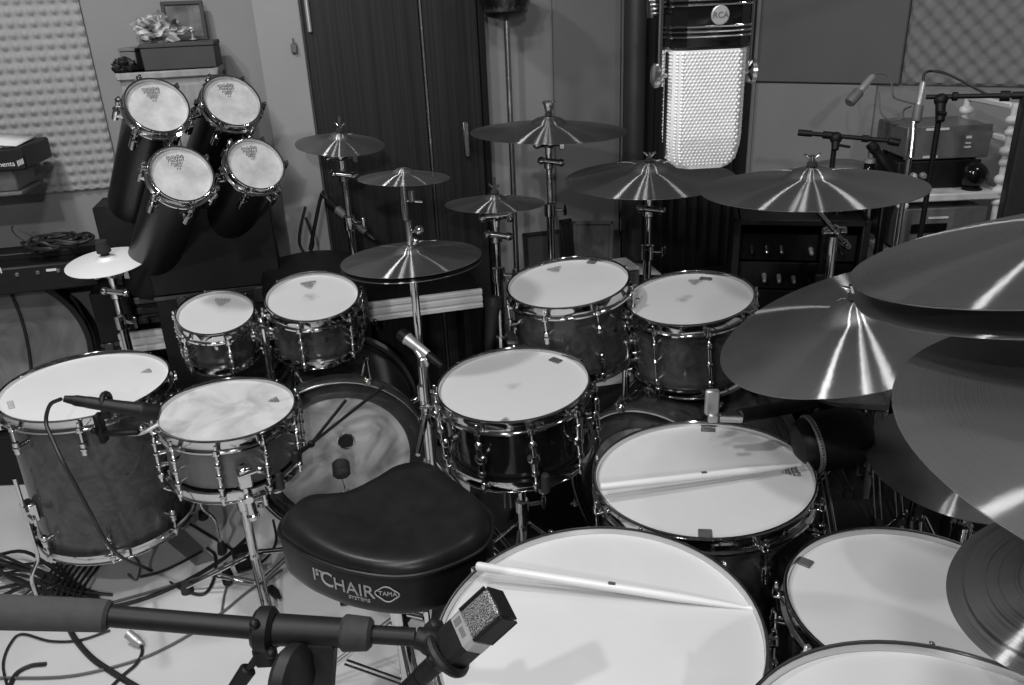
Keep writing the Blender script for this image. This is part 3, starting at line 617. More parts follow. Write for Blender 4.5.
# ------------------------------------------------------------------ tom holders, snare stands, pedals
def tom_holder(label, x, y, z0, z1, arms):
    root = thing('tom_holder', label, 'tom holder', (x, y, z0))
    MB().cyl((0, 0, 0), (0, 0, z1 - z0), .0105, bev=.002).build('post', chrome, root)
    m = MB(); m.cyl((0, 0, 0), (0, 0, .02), .03, .022, bev=.004); m.build('base_plate', chrome, root)
    for (ax, ay, az_) in arms:
        m = MB(); e = V((ax - x, ay - y, az_ - z0)); s = V((0, 0, min(z1 - z0 - .02, az_ - z0 + .03)))
        m.tube([s, s + (e - s) * .5 + V((0, 0, .012)), e], .006, 8); m.sph(s, .019); m.cyl(s + V((-.022, -.004, 0)), s + V((.022, -.004, 0)), .008, bev=.002); m.box(s + V((.028, -.006, 0)), (.012, .008, .034), .003); m.build('arm', chrome, root)
        b = MB(); d = e.normalized(); b.sph(e, .020, (1, 1, 1.2)); b.build('mount_clamp', chrome, root)
tom_holder('chrome tom holder between the two small rack toms', -.708, 2.128, .44, .73, ((-.735, 2.122, .68), (-.688, 2.140, .68)))
tom_holder('chrome tom holder between the two wider rack toms', .318, 2.040, .44, .80, ((.312, 2.036, .72), (.322, 2.02, .70)))
def snare_stand(label, x, y, z, R, az, hub=.24):
    root = thing('snare_stand', label, 'snare stand', (x, y, 0))
    tripod(root, 0, 0, hub, .22, az)
    MB().cyl((0, 0, .05), (0, 0, .30), .0125, bev=.002).build('base_tube', chrome, root)
    MB().cyl((0, 0, .30), (0, 0, z - .05), .010).build('upper_tube', chrome, root)
    m = MB(); m.cyl((0, 0, .285), (0, 0, .325), .018, bev=.004); m.cyl((0, 0, .305), (.05, .01, .305), .006); m.box((.056, .011, .305), (.012, .008, .04), .003); m.build('height_clamp', chrome, root); MB().sph((0, 0, z - .05), .022).build('basket_hub', chrome, root)
    for k in range(3):
        a = az + .5 + 2 * PI * k / 3; d = V((math.cos(a), math.sin(a), 0))
        m = MB(); m.tube([(0, 0, z - .05), d * (R * .5) + V((0, 0, z - .035)), d * (R + .004) + V((0, 0, z - .012)), d * (R + .012) + V((0, 0, z + .03))], .006, 8); ar = m.build('basket_arm', chrome, root)
        g = MB(); g.cyl(d * (R + .013) + V((0, 0, z - .004)), d * (R + .013) + V((0, 0, z + .045)), .011, .010, bev=.003); g.build('rubber_grip', rubber, ar)
snare_stand('chrome stand under the black snare drum', .008, 1.758, .472, .184, .3)
snare_stand('chrome stand under the metal snare drum', -.744, 1.831, .415, .168, .95, .13)
def kick_pedal(label, root_bd, yaw_n, beater):
    n = V(yaw_n).normalized(); t = V((0, 0, 1)).cross(n).normalized(); C = root_bd.location
    p = V((C.x, C.y, 0)) + n * .10
    M = Matrix((t, -n, V((0, 0, 1)))).transposed()
    root = thing('kick_pedal', label, 'kick pedal', p, M.to_quaternion())
    MB().box((0, -.08, .006), (.10, .28, .010), .003).build('base_plate', steel_dark, root)
    MB().box((0, -.10, .050), (.075, .24, .008), .003, Matrix.Rotation(.28, 4, 'X')).build('footboard', chrome_dull, root)
    for s in (-1, 1): MB().cyl((s * .055, .03, .01), (s * .045, .03, .19), .009, .007).build('frame_post', chrome, root)
    m = MB(); m.cyl((-.06, .03, .19), (.06, .03, .19), .007); m.cyl((-.012, .03, .19), (.012, .03, .19), .026, bev=.003); m.sph((.07, .03, .19), .014); m.build('axle', chrome, root)
    b = MB(); b.cyl((0, .03, .19), (0, -.085, .35), .0035, seg=8); sh = b.build('beater_shaft', chrome, root)
    b = MB(); b.cyl((0, -.108, .345), (0, -.070, .372), .024, bev=.006, seg=20); b.build('beater_head', felt, sh)
    return root
kick_pedal('kick pedal at the marble-headed bass drum behind the saddle stool', BD1, (.212, -.977, 0), 1)
kick_pedal('kick pedal under the black snare drum', BD2, (-.63, -.776, 0), 1)

# ------------------------------------------------------------------ saddle stool
def cr_closed(P, n=8):
    out = []; N = len(P)
    for i in range(N):
        a, b, c, d = [V((*P[(i + k) % N], 0)) for k in (-1, 0, 1, 2)]
        for k in range(n):
            t = k / n; out.append(.5 * (2 * b + (c - a) * t + (2 * a - 5 * b + 4 * c - d) * t * t + (3 * b - a - 3 * c + d) * t ** 3))
    return [(p.x, p.y) for p in out]
SX, SY, SZ = -.275, 1.40, .405
pts = [(-.508, 1.405), (-.512, 1.455), (-.480, 1.500), (-.395, 1.518), (-.330, 1.570), (-.276, 1.622), (-.206, 1.628), (-.150, 1.570), (-.090, 1.490), (-.060, 1.420), (-.074, 1.330), (-.150, 1.270), (-.234, 1.248), (-.335, 1.272), (-.425, 1.322), (-.480, 1.370)]
out = [(x - SX, y - SY) for x, y in cr_closed(pts)]
thr = thing('drum_throne', 'black saddle-shaped drum stool with embroidered lettering on its side', 'drum stool', (SX, SY, 0))
def rings(mb, out, L, cap0=True, cap1=True):
    n = len(out); vs = []; fs = []
    for (k, z, f) in L:
        for (x, y) in out:
            nose = max(0, (y - .06) / .18) if f else 0
            vs.append((x * k, y * k, z + (.018 * min(1, nose) + (.010 * (abs(x) / .2) ** 2 if f else 0)) * (1 if f else 0) * k))
    for j in range(len(L) - 1):
        for k in range(n): fs.append((j * n + k, j * n + (k + 1) % n, (j + 1) * n + (k + 1) % n, (j + 1) * n + k))
    if cap0: fs.append(tuple(range(n))[::-1])
    if cap1: fs.append(tuple(range((len(L) - 1) * n, len(L) * n)))
    return mb.add(vs, fs)
rings(MB(), out, [(.2, SZ, 0), (.95, SZ, 0), (.985, SZ + .006, 0), (1, SZ + .02, 0), (1.0, SZ + .092, 0), (.985, SZ + .098, 0)], True, False).build('seat_side', leather_side, thr, 60)
m = MB(); m.tube([(x * 1.003, y * 1.003, SZ + .097) for x, y in out] + [(out[0][0], out[0][1], SZ + .097)], .0045, 8, spline=False); m.build('piping', leather, thr)
rings(MB(), out, [(.992, SZ + .096, 0), (.985, SZ + .106, 0), (.955, SZ + .117, 0), (.88, SZ + .123, 1), (.7, SZ + .124, 1), (.45, SZ + .121, 1), (.2, SZ + .119, 1), (.02, SZ + .118, 1)], False, True).build('seat_top', leather, thr, 70)
# embroidery wrapped on the side facing the camera
front = [V((x, y, 0)) for x, y in out]
def near(px, py): 
    q = atz(px, py, SZ + .055); q = V((q.x - SX, q.y - SY, 0)); return min(range(len(front)), key=lambda i: (front[i] - q).length)
i0 = near(309, 572); Larc = [0.0]; idx = [i0]; i = i0
step = 1 if front[(i0 + 1) % len(front)].x > front[i0].x else -1
while Larc[-1] < .40:
    j = (i + step) % len(front); Larc.append(Larc[-1] + (front[j] - front[i]).length); idx.append(j); i = j
def wrap_side(s, off):
    s = max(0, min(s, Larc[-1] - 1e-4)); k = max(i for i in range(len(Larc)) if Larc[i] <= s); k = min(k, len(Larc) - 2)
    f = (s - Larc[k]) / (Larc[k + 1] - Larc[k]); a, b = front[idx[k]], front[idx[k + 1]]; p = a + (b - a) * f
    nrm = (b - a).normalized().cross(V((0, 0, 1)))
    if nrm.dot(p) < 0: nrm = -nrm
    return p + nrm * off
def emb(txt, size, s, z, name, parent, align='LEFT', sx=1.0):
    t = text_mb(txt, size, .0006, align); w = max(v[0] for v in t.v) * sx
    t.v = [tuple(wrap_side(s + v[0] * sx, .0012 + v[2]) + V((0, 0, z + v[1]))) for v in t.v]
    return t.build(name, thread, parent, 30), s + w
lz = SZ + .056
e1, s = emb('1', .042, .004, lz, 'lettering', thr)
e1, s2 = emb('ST', .022, s + .002, lz + .008, 'lettering', thr)
e1, s = emb('C', .050, s + .015, lz, 'lettering', thr)
e1, s = emb('HAIR', .042, s + .001, lz - .003, 'lettering', thr)
emb('SYSTEMS', .0115, s - .060, lz - .024, 'lettering', thr, sx=1.1)
bd = MB(); N = 40
ringp = []
for k in range(N + 1):
    a = 2 * PI * k / N; rr = 1 + .10 * math.cos(4 * a)
    ringp.append(wrap_side(s + .026 + .0225 * rr * math.cos(a), .002) + V((0, 0, lz - .001 + (.0165) * rr * math.sin(a))))
bd.tube(ringp, .0014, 6, spline=False); bdg = bd.build('badge_outline', thread, thr)
emb('TAMA', .0140, s + .008, lz - .001, 'badge_lettering', bdg)
MB().cyl((0, 0, .05), (0, 0, .28), .0155, bev=.003).build('base_tube', chrome, thr)
MB().cyl((0, 0, .28), (0, 0, SZ), .0125).build('seat_post', chrome, thr)
m = MB(); m.cyl((0, 0, .26), (0, 0, .31), .022, bev=.005); m.cyl((0, 0, .285), (.055, -.02, .285), .007); m.box((.062, -.022, .285), (.014, .010, .045), .003); m.build('height_clamp', chrome, thr); MB().cyl((0, 0, SZ - .03), (0, 0, SZ), .03, .055).build('seat_plate', chrome, thr)
tripod(thr, 0, 0, .26, .27, -1.25)

# ------------------------------------------------------------------ drumsticks
def stick(label, p0, p1, L=.406):
    p0 = V(p0); d = (V(p1) - p0).normalized()
    prof = [(0, 0), (0, .004), (.004, .0066), (.012, .0074), (.72, .0073), (.90, .0046), (.958, .0030), (.966, .0032), (.975, .0046), (.988, .0047), (.997, .0030), (1, 0)]
    root = thing('drumstick', label, 'drumstick', p0, None, 'drumsticks left on the floor toms')
    q = V((0, 0, 1)).rotation_difference(d); root.rotation_mode = 'QUATERNION'; root.rotation_quaternion = q
    MB().turned((0, 0, 0), (0, 0, L), prof, 20).build('shaft', stick_mat, root)
    c = q.inverted() @ V((0, 0, 1)); a = math.atan2(c.y, c.x)
    m = MB(); M = Matrix.Rotation(a, 4, 'Z'); m.box((.0072, 0, L * .50), (.0010, .0065, .008), 0, M); m.box((.0072, 0, L * .512), (.0010, .0060, .004), 0, M); m.build('printed_mark', ink, root)
    return root
stick('pale wooden drumstick lying across the head of the padded round floor tom'.replace('padded round ', 'two-padded '), atz(600, 487, .657), atz(808, 464, .659))
stick('pale wooden drumstick with its butt over the rim of the largest floor tom', atz(476, 566, .683), atz(740, 607, .672), .432)

# ------------------------------------------------------------------ ribbon microphone
cR = at(704, 75, 1.085)
rm = thing('ribbon_microphone', 'vintage ribbon microphone with a silver mesh and black banded end', 'microphone', cR, Quaternion((0, 0, 1), math.radians(3)))
W2, DP = .0515, .037
def oct_sec(w, d, c): return [(-w + c, -d), (w - c, -d), (w, -d + c), (w, d - c), (w - c, d), (-w + c, d), (-w, d - c), (-w, -d + c)]
MB().prism(oct_sec(W2, DP, .016), .034, .150, .004).build('body', black_gloss, rm)
for z in (.046, .0525, .059, .086, .0925, .118, .124):
    pass
for z in (.0505, .0565, .0625, .0885, .0945, .1330, .1390):
    s = oct_sec(W2 + .0012, DP + .0012, .016); m = MB(); m.tube([(x, y, z) for x, y in s] + [(s[0][0], s[0][1], z)], .0016, 6, spline=False); m.build('chrome_band', chrome, rm)
m = MB(); m.cyl((.006, -DP, .0755), (.006, -DP - .003, .0755), .0120, bev=.001, seg=28); bdge = m.build('badge', silver, rm)
place_text('RCA', .0105, Matrix.Translation((.006, -DP - .0033, .0755)) @ Matrix.Rotation(PI / 2, 4, 'X'), 'badge_lettering', ink, bdge, .0004)
# mesh basket: dark core and rows of bright raised wire bumps
def halfw(z):
    if z > -.092: return W2 - .001
    if z > -.112: return W2 - .001 - (-.092 - z) / .020 * .0035
    return W2 - .0045 - .010 * (-.112 - z) / .010
core = MB(); zs = [.034, -.03, -.078, -.092, -.102, -.112, -.117, -.122]; nn = 8; vs = []; fs = []
for z in zs:
    k = halfw(z) - .0012; dd = DP - .0012 - max(0, (-.078 - z)) * .25; vs += [(x, y, z) for x, y in oct_sec(k, dd, .014)]
for j in range(len(zs) - 1):
    for k in range(nn): fs.append((j * nn + k, j * nn + (k + 1) % nn, (j + 1) * nn + (k + 1) % nn, (j + 1) * nn + k))
fs += [tuple(range(nn)), tuple(range((len(zs) - 1) * nn, len(zs) * nn))]
basket = core.add(vs, fs).build('mesh_basket', silver_mesh, rm, 30)
bm_ = MB(); row = 0; z = .030
def bump_at(mb, p, nrm, r):
    nrm = V(nrm); t = nrm.cross(V((0, 0, 1))).normalized(); b = V((0, 0, 1)); vs = [tuple(V(p) + (t * math.cos(PI * k / 3) + b * math.sin(PI * k / 3)) * r) for k in range(6)] + [tuple(V(p) + nrm * r * .55)]
    mb.add(vs, [(k, (k + 1) % 6, 6) for k in range(6)])
while z > -.119:
    k = halfw(z); dd = DP - .001 - max(0, (-.078 - z)) * .25; off = (row % 2) * .00265; x = -k + .012 + off
    while x < k - .011: bump_at(bm_, (x, -dd, z), (0, -1, 0), .0023); bump_at(bm_, (x, dd, z), (0, 1, 0), .0023); x += .0053
    for s in (-1, 1):
        for t in (.2, .6): bump_at(bm_, (s * (k - .014 * (1 - t)), -dd + .014 * t, z), (s * .7, -.7, 0), .0022)
        y = -dd + .016 + off
        while y < dd - .012: bump_at(bm_, (s * (k - .001), y, z), (s, 0, 0), .0022); y += .0053
    z -= .0044; row += 1
bm_.build('mesh_pattern', silver_mesh, basket, 20)
for s in (-1, 1): MB().box((s * (W2 + .0005), 0, -.038), (.003, .008, .14), .001).build('side_strip', black_gloss, rm)
yk = MB(); yk.tube([(-W2 - .008, 0, -.012), (-W2 - .008, 0, .10), (-W2 - .006, 0, .19), (-.03, 0, .235), (0, 0, .24), (.03, 0, .235), (W2 + .006, 0, .19), (W2 + .008, 0, .10), (W2 + .008, 0, -.012)], .0045, 8); yk.build('yoke', chrome, rm)
for s in (-1, 1):
    m = MB(); m.cyl((s * W2, 0, .002), (s * (W2 + .010), 0, .002), .0045); m.turned((s * (W2 + .008), 0, .002), (s * (W2 + .021), 0, .002), [(0, 0), (0, .008), (.3, .0155), (.7, .0165), (.9, .013), (1, 0)]); m.build('yoke_knob', chrome_dull, rm)
m = MB(); cpts = [(-.066 - .004 * math.sin(k * .0), .02, .21 - k * .004) for k in range(32)]
for k in range(30): m.torus((-.069 + .0006 * max(0, 12 - k), .03, .080 + k * .0055), .0075 + (.0004 * k if k < 12 else .0048), .0022, seg=16, ring=6)
m.cyl((-.067, .03, .075), (-.067, .03, .25), .007, .012, seg=12); m.build('strain_relief', steel_dark, rm)
m = MB(); m.cyl((0, 0, .15), (0, 0, .19), .022, .016, bev=.003); m.cyl((0, 0, .235), (0, 0, .27), .011); m.build('top_collar', chrome, rm)
ob = thing('boom_stand', 'tall overhead boom stand carrying the ribbon microphone, outside the frame', 'microphone stand', (1.55, .95, 0))
tripod(ob, 0, 0, .30, .35, .5)
MB().cyl((0, 0, .05), (0, 0, 1.05), .0125).build('base_tube', black_metal, ob); MB().cyl((0, 0, 1.05), (0, 0, 2.0), .0095).build('upper_tube', black_metal, ob)
e = cR + V((0, 0, .275)) - V((1.55, .95, 0)); m = MB(); m.cyl(V((.35, -.03, 2.07)), e + V((0, 0, .02)), .008); m.cyl(e + V((0, 0, .03)), e - V((0, 0, .01)), .012); m.build('boom_arm', black_metal, ob)
m = MB(); m.cyl((0, -.03, 2.0), (0, .03, 2.0), .025, bev=.004); m.build('boom_clutch', black_metal, ob)

# ------------------------------------------------------------------ foreground condenser microphone on its boom
DM = .92
a0 = at(437, 662, DM); a1 = at(502, 603, DM - .02); ax = (a1 - a0).normalized()
view = (CAM - a0).normalized(); fx = ax.cross(view).normalized(); fy = fx.cross(ax).normalized()      # fy: towards the camera
Rm = Matrix((fx, -fy, ax)).transposed() @ Matrix.Rotation(math.radians(-30), 3, 'Z')
cmx = thing('condenser_microphone', 'angular studio condenser microphone aimed at the largest floor tom', 'microphone', a0, Rm.to_quaternion())
Lm = (a1 - a0).length
def sec8(w, d, c): return oct_sec(w, d, c)
def loft(L):
    m = MB(); vs = []; fs = []
    for (w, d, c, z) in L: vs += [(x, y, z) for x, y in sec8(w, d, c)]
    for j in range(len(L) - 1):
        for k in range(8): fs.append((j * 8 + k, j * 8 + (k + 1) % 8, (j + 1) * 8 + (k + 1) % 8, (j + 1) * 8 + k))
    fs += [tuple(range(8)), tuple(range((len(L) - 1) * 8, len(L) * 8))]; return m.add(vs, fs)
loft([(.013, .011, .004, 0), (.020, .016, .005, .012), (.0225, .018, .005, .03), (.0225, .018, .005, Lm * .46)]).build('body', black_plastic, cmx, 30)
loft([(.0228, .0183, .005, Lm * .46), (.0228, .0183, .005, Lm * .60)]).build('collar_band', silver, cmx, 30)
m = MB(); m.box((-.010, -.0186, Lm * .53), (.008, .001, .010), 0); m.box((.004, -.0186, Lm * .53), (.012, .001, .006), 0); m.build('switch', grey_plastic, cmx)
loft([(.0215, .017, .005, Lm * .60), (.0215, .017, .005, Lm - .004), (.018, .014, .005, Lm)]).build('grille', fine_mesh, cmx, 30)
fm = MB()
for (x, y) in ((-.0205, -.0165), (.0205, -.0165), (.0205, .0165), (-.0205, .0165)): fm.cyl((x, y, Lm * .60), (x, y, Lm - .003), .0022, seg=6)
fm.box((.0212, 0, Lm * .80), (.002, .030, Lm * .38), .0008); fm.box((0, 0, Lm - .0005), (.040, .030, .003), .001); fm.build('grille_frame', black_metal, cmx)
m = MB(); m.cyl((0, 0, -.03), (0, 0, .004), .0115, .012, bev=.002); m.cyl((0, 0, -.075), (0, 0, -.03), .0095, .0105); m.build('plug', black_plastic, cmx)
m = MB(); m.torus((0, 0, .018), .0265, .006, seg=24); m.box((-.035, 0, .014), (.018, .022, .020), .004); m.build('clamp_ring', black_plastic, cmx)
bp = [at(0, 612, DM - .02), at(110, 616, DM), at(265, 629, DM), at(350, 633, DM), at(415, 637, DM), at(432, 642, DM)]
base = V((bp[2].x + .045, bp[2].y + .01, 0))
bs = thing('boom_stand', 'black boom stand with a grey foam grip reaching across below the stool', 'microphone stand', base)
L_ = lambda p: V(p) - base
tripod(bs, 0, 0, .30, .30, 2.4)
MB().cyl((0, 0, .05), (0, 0, .45), .0125).build('base_tube', black_metal, bs)
e = L_(bp[2]) + V((.030, .0, -.03)); MB().cyl((0, 0, .45), e, .0105).build('upper_tube', black_metal, bs)
MB().cyl(L_(bp[0]) + (L_(bp[0]) - L_(bp[1])) * .4, L_(bp[1]), .0205, .0185, bev=.004).build('foam_grip', foam_grip, bs)
MB().cyl(L_(bp[1]), L_(bp[2]), .0125, bev=.001).build('boom_tube', black_metal, bs)
MB().cyl(L_(bp[2]), L_(bp[3]), .0185, .0165, bev=.003).build('boom_sleeve', black_metal, bs)
MB().cyl(L_(bp[3]), L_(bp[4]), .0105).build('inner_tube', black_metal, bs)
m = MB(); d = (bp[3] - bp[2]).normalized(); m.cyl(L_(bp[3]) - d * .01, L_(bp[3]) + d * .026, .021, .019, bev=.004); m.build('twist_grip', rubber, bs)
m = MB(); p = L_(bp[2]); m.cyl(p - d * .012, p + d * .012, .026, bev=.005); m.sph(p + V((-.004, -.016, .022)), .006); m.sph(p + V((.012, -.026, -.012)), .006); m.box(p + V((-.004, -.004, -.032)), (.024, .024, .03), .005); m.build('boom_clutch', black_metal, bs)
m = MB(); q = L_(at(302, 672, DM - .02)); m.cyl(q + V((-.022, -.006, 0)), q + V((.004, -.012, 0)), .038, bev=.007, seg=28); m.cyl(q + V((-.030, -.004, 0)), q + V((-.020, -.006, 0)), .018, bev=.004); m.build('clutch_disc', black_plastic, bs)
m = MB(); q2 = L_(at(325, 640, DM)); m.prism([(-.020, -.014), (.020, -.014), (.020, .014), (-.020, .014)], -.12, .0, .004, Matrix.Translation(q2 + V((-.006, 0, .004))) @ Matrix.Rotation(.18, 4, 'Y')); m.build('clutch_bracket', black_plastic, bs)
m = MB(); q = L_(at(258, 655, DM)); t = L_(at(238, 684, DM)); m.tube([L_(at(262, 640, DM)), q, t], .0045, 6); m.cyl(q * .55 + t * .45, t + (t - q) * .6, .010, .008, bev=.002); m.build('t_handle', black_plastic, bs)
m = MB(); q = L_(bp[5]); m.sph(q, .016, (1.1, 1, 1)); m.cyl(L_(bp[4]), q, .0125, .014, bev=.002); m.cyl(q, L_(a0) + ax * .014 - fx * .03, .010, .012); m.sph(q + V((.0, -.014, -.012)), .007); m.build('microphone_swivel', black_metal, bs)

# ------------------------------------------------------------------ other microphones
def dyn_mic(label, p0, p1, r=.0125, head='dark', group=None, cat='microphone', body=black_plastic):
    """p0: cable end, p1: head end"""
    p0 = V(p0); p1 = V(p1); L = (p1 - p0).length
    root = thing('dynamic_microphone', label, cat, p0, V((0, 0, 1)).rotation_difference((p1 - p0).normalized()), group)
    MB().turned((0, 0, 0), (0, 0, L * .74), [(0, 0), (0, r * .78), (.03, r * .82), (.6, r * .92), (.92, r * 1.05), (1, r * 1.2), (1, 0)], 20).build('body', body, root)
    MB().turned((0, 0, L * .74), (0, 0, L), [(0, 0), (0, r * 1.22), (.15, r * 1.26), (.2, r * 1.18), (.9, r * 1.16), (1, r * .95), (1, 0)], 20).build('grille', black_plastic if head == 'dark' else silver, root)
    MB().turned((0, 0, -.045), (0, 0, .004), [(0, 0), (0, r * .45), (.35, r * .62), (.5, r * .76), (1, r * .78), (1, 0)], 16).build('cable_plug', black_metal, root)
    return root
m1a, m1b = at(86, 402, 1.79), at(160, 413, 1.83)
dyn_mic('black dynamic microphone aimed at the metal snare drum head', m1a, m1b, .0165)
mc = thing('microphone_clamp', 'black rim clamp gripping the microphone between floor tom and metal snare', 'clamp', at(104, 424, 1.86))
M = lambda p: V(p) - mc.location
m = MB(); m.torus(M(at(106, 402, 1.81)), .019, .007, Matrix.Rotation(PI / 2, 4, 'Y'), 20); m.box(M(at(107, 412, 1.82)), (.020, .022, .03), .004); m.build('clip', black_plastic, mc)
m = MB(); m.box(M(at(101, 428, 1.85)), (.016, .026, .075), .004); m.box(M(at(118, 433, 1.85)), (.10, .014, .014), .004); m.sph(M(at(94, 431, 1.83)), .008); m.build('bracket', black_metal, mc)
m = MB(); m.tube([M(at(118, 433, 1.85)), M(at(140, 433, 1.86)), M(at(158, 424, 1.87))], .006, 8); m.sph(M(at(142, 428, 1.85)), .008); m.build('arm', chrome_dull, mc)
# clip-on tom microphones
m2a, m2b = at(400, 333, 2.03), at(428, 355, 2.0)
dyn_mic('silver microphone pointing down between the hi-hat stand and bass drum', m2b, m2a, .0145, body=silver)
ms = thing('microphone_stand', 'straight grey stand holding the silver microphone beside the hi-hat', 'microphone stand', atz(434, 470, .0) * 0 + V((at(424, 362, 2.0).x, at(424, 362, 2.0).y, 0)))
tz = at(424, 362, 2.0).z
MB().cyl((0, 0, .02), (0, 0, tz), .009).build('tube', chrome_dull, ms); MB().turned((0, 0, 0), (0, 0, .025), [(0, 0), (0, .085), (.5, .08), (1, .02), (1, 0)], 40).build('round_base', black_metal, ms)
m = MB(); m.cyl((0, 0, tz - .012), (0, 0, tz + .014), .014, bev=.003); m.cyl((0, 0, tz), at(414, 347, 2.01) - ms.location, .007); m.build('clip', chrome_dull, ms)
m = MB(); p = at(429, 425, 1.99) - ms.location; m.cyl((0, 0, p.z - .03), (0, 0, p.z + .02), .015, bev=.003); m.sph((.02, -.012, p.z), .012); m.cyl((-.005, -.012, p.z), at(418, 455, 1.95) - ms.location, .008, .006); m.cyl((-.02, -.01, p.z + .02), (.035, -.01, p.z + .02), .005); m.build('clamp', chrome, ms)
dyn_mic('black microphone clipped upright beside the grey rack tom with the oval patch', at(490, 338, 2.12), at(494, 296, 2.10), .0185)
m3a, m3b = at(328, 202, 2.75), at(366, 233, 2.70)
dyn_mic('slim dark microphone on the boom behind the pier cymbal'.replace('pier cymbal', 'bell-shaped cymbal'), m3b, m3a, .014, body=grey_plastic)
m3 = thing('microphone_stand', 'black folding boom stand in front of the pale pier', 'microphone stand', (at(352, 222, 2.72).x, at(352, 222, 2.72).y, 0))
q = lambda x, y, d: at(x, y, d) - m3.location
tripod(m3, 0, 0, .3, .26, .2)
MB().cyl((0, 0, .05), q(350, 218, 2.72), .009).build('tube', black_metal, m3)
m = MB(); m.tube([q(310, 250, 2.78), q(322, 194, 2.76), q(330, 204, 2.75)], .0065, 8); m.cyl(q(322, 194, 2.76), q(352, 222, 2.72), .008); m.build('boom_arm', black_metal, m3)
rs = thing('folding_boom', 'thin black folding arm clamped beside the metal snare, crossing the marbled bass drum head', 'microphone boom', at(306, 446, 2.0))
q = lambda x, y, d: at(x, y, d) - rs.location
MB().cyl(q(311, 444, 2.02), q(384, 386, 1.97), .0042, seg=8).build('arm', black_metal, rs); MB().cyl(q(311, 444, 2.02), q(346, 400, 2.02), .0042, seg=8).build('arm', black_metal, rs)
m = MB().sph(q(311, 444, 2.02), .010); m.cyl(q(311, 444, 2.02), q(296, 455, 1.93), .006); m.box(q(296, 456, 1.93), (.022, .020, .03), .004); m.build('clamp', black_metal, rs)
# large drum microphone beyond the two-padded floor tom
g0, g1 = at(868, 432, 1.60), at(800, 446, 1.60)
km = thing('drum_microphone', 'fat black drum microphone with a silver lettered band between the floor toms', 'microphone', g0, V((0, 0, 1)).rotation_difference((g1 - g0).normalized()))
MB().turned((0, 0, 0), (0, 0, .115), [(0, 0), (0, .030), (.08, .046), (.25, .058), (.75, .062), (1, .055), (1, 0)], 32).build('body', black_plastic, km)
MB().turned((0, 0, .112), (0, 0, .122), [(0, 0), (0, .0585), (.3, .060), (.8, .059), (1, .056), (1, 0)], 40).build('silver_band', silver, km)
m = MB()
for k in range(60): a = 2 * PI * k / 60; m.box((.0595, 0, .117), (.001, .0026 if k % 3 else .0014, .004), 0, Matrix.Rotation(a, 4, 'Z'))
m.build('band_lettering', ink, km)
MB().turned((0, 0, .121), (0, 0, .150), [(0, .055), (.3, .054), (.8, .044), (1, .02), (1, 0)], 32).build('grille', black_plastic, km)
kt = thing('microphone_clamp', 'silver rim clip on the far edge of the two-padded floor tom', 'clamp', at(716, 412, 1.62))
q = lambda x, y, d: at(x, y, d) - kt.location
m = MB(); m.box(q(712, 402, 1.62), (.028, .014, .055), .003); m.box(q(713, 418, 1.6), (.020, .012, .02), .003); m.build('clip', silver, kt)
m = MB(); m.prism([(-.022, -.006), (.022, -.014), (.022, .014), (-.022, .006)], -.008, .008, .002, Matrix.Translation(q(730, 417, 1.62))); m.build('bracket', chrome_dull, kt)
m = MB(); m.cyl(q(738, 417, 1.62), q(815, 402, 1.70), .016, .014, bev=.003); m.cyl(q(815, 402, 1.70), q(868, 418, 1.68), .010); m.cyl(q(868, 418, 1.68), g0 - kt.location, .012); m.build('arm', black_metal, kt)

# ------------------------------------------------------------------ things along the back wall
WQ = Matrix.Rotation(WA, 3, 'Z').to_quaternion()
def wpt(s, y, z): return WM @ V((s, y, z))           # y < 0: in front of the back wall
sbl, zbl = onwall(118, 337, .30); sbr, zbr = onwall(482, 288, .30); ZB = (zbl + zbr) / 2
bw = thing('wall_bench', 'long low white bench with a ribbed front edge along the wall behind the drums', 'bench', wpt((sbl + sbr) / 2, -.30, 0), WQ)
hl = (sbr - sbl) / 2; tm = MB(); prof = [(0, 0), (0, .012), (.008, .016), (.008, .022), (0, .026), (0, .040), (.008, .044), (.008, .050), (0, .054), (0, .066), (.004, .070), (.02, .070), (.02, 0)]
n = len(prof); tm.add([(x, y, z + ZB - .070) for x in (-hl, hl) for y, z in prof], [(k, (k + 1) % n, n + (k + 1) % n, n + k) for k in range(n)] + [tuple(range(n)), tuple(range(n, 2 * n))])
tm.build('ribbed_edge', white_paint, bw, 20); MB().box((0, .145, ZB - .036), (2 * hl, .25, .066), .003).build('bench_top', black_plastic, bw); print('bench z', zbl, zbr)
for k in range(4): MB().box((-hl + .05 + k * (2 * hl - .1) / 3, .16, (ZB - .07) / 2), (.03, .18, ZB - .072), .004).build('support', black_plastic, bw)
# cabinet and what stands on it
zc = 1.375; cs0, cs1 = -.735, -.455
cab = thing('cabinet', 'grey wood-grained cabinet behind the tube drums', 'cabinet', wpt((cs0 + cs1) / 2, -.17, 0), WQ)
w = cs1 - cs0
m = MB(); m.box((0, 0, zc / 2), (w, .30, zc), .004); m.box((0, -.005, zc - .011), (w + .016, .315, .022), .004); m.build('body', cab_wood, cab)
d = MB().box((w * .25, -.156, zc * .5), (w * .5 - .006, .014, zc - .08), .003).build('door', cab_wood, cab); MB().cyl((w * .07, -.165, zc * .55), (w * .07, -.185, zc * .55), .009, bev=.002).build('knob', chrome_dull, d)
d = MB().box((-w * .25, -.156, zc * .5), (w * .5 - .006, .014, zc - .08), .003).build('door', cab_wood, cab); MB().cyl((-w * .07, -.165, zc * .55), (-w * .07, -.185, zc * .55), .009, bev=.002).build('knob', chrome_dull, d)
bx = thing('storage_box', 'long dark grey box lying on top of the cabinet', 'box', wpt(-.565, -.17, zc), WQ)
MB().box((.008, 0, .033), (.215, .24, .066), .003).build('body', grey_box, bx); MB().box((.008, 0, .072), (.220, .245, .014), .003).build('lid', grey_box, bx)
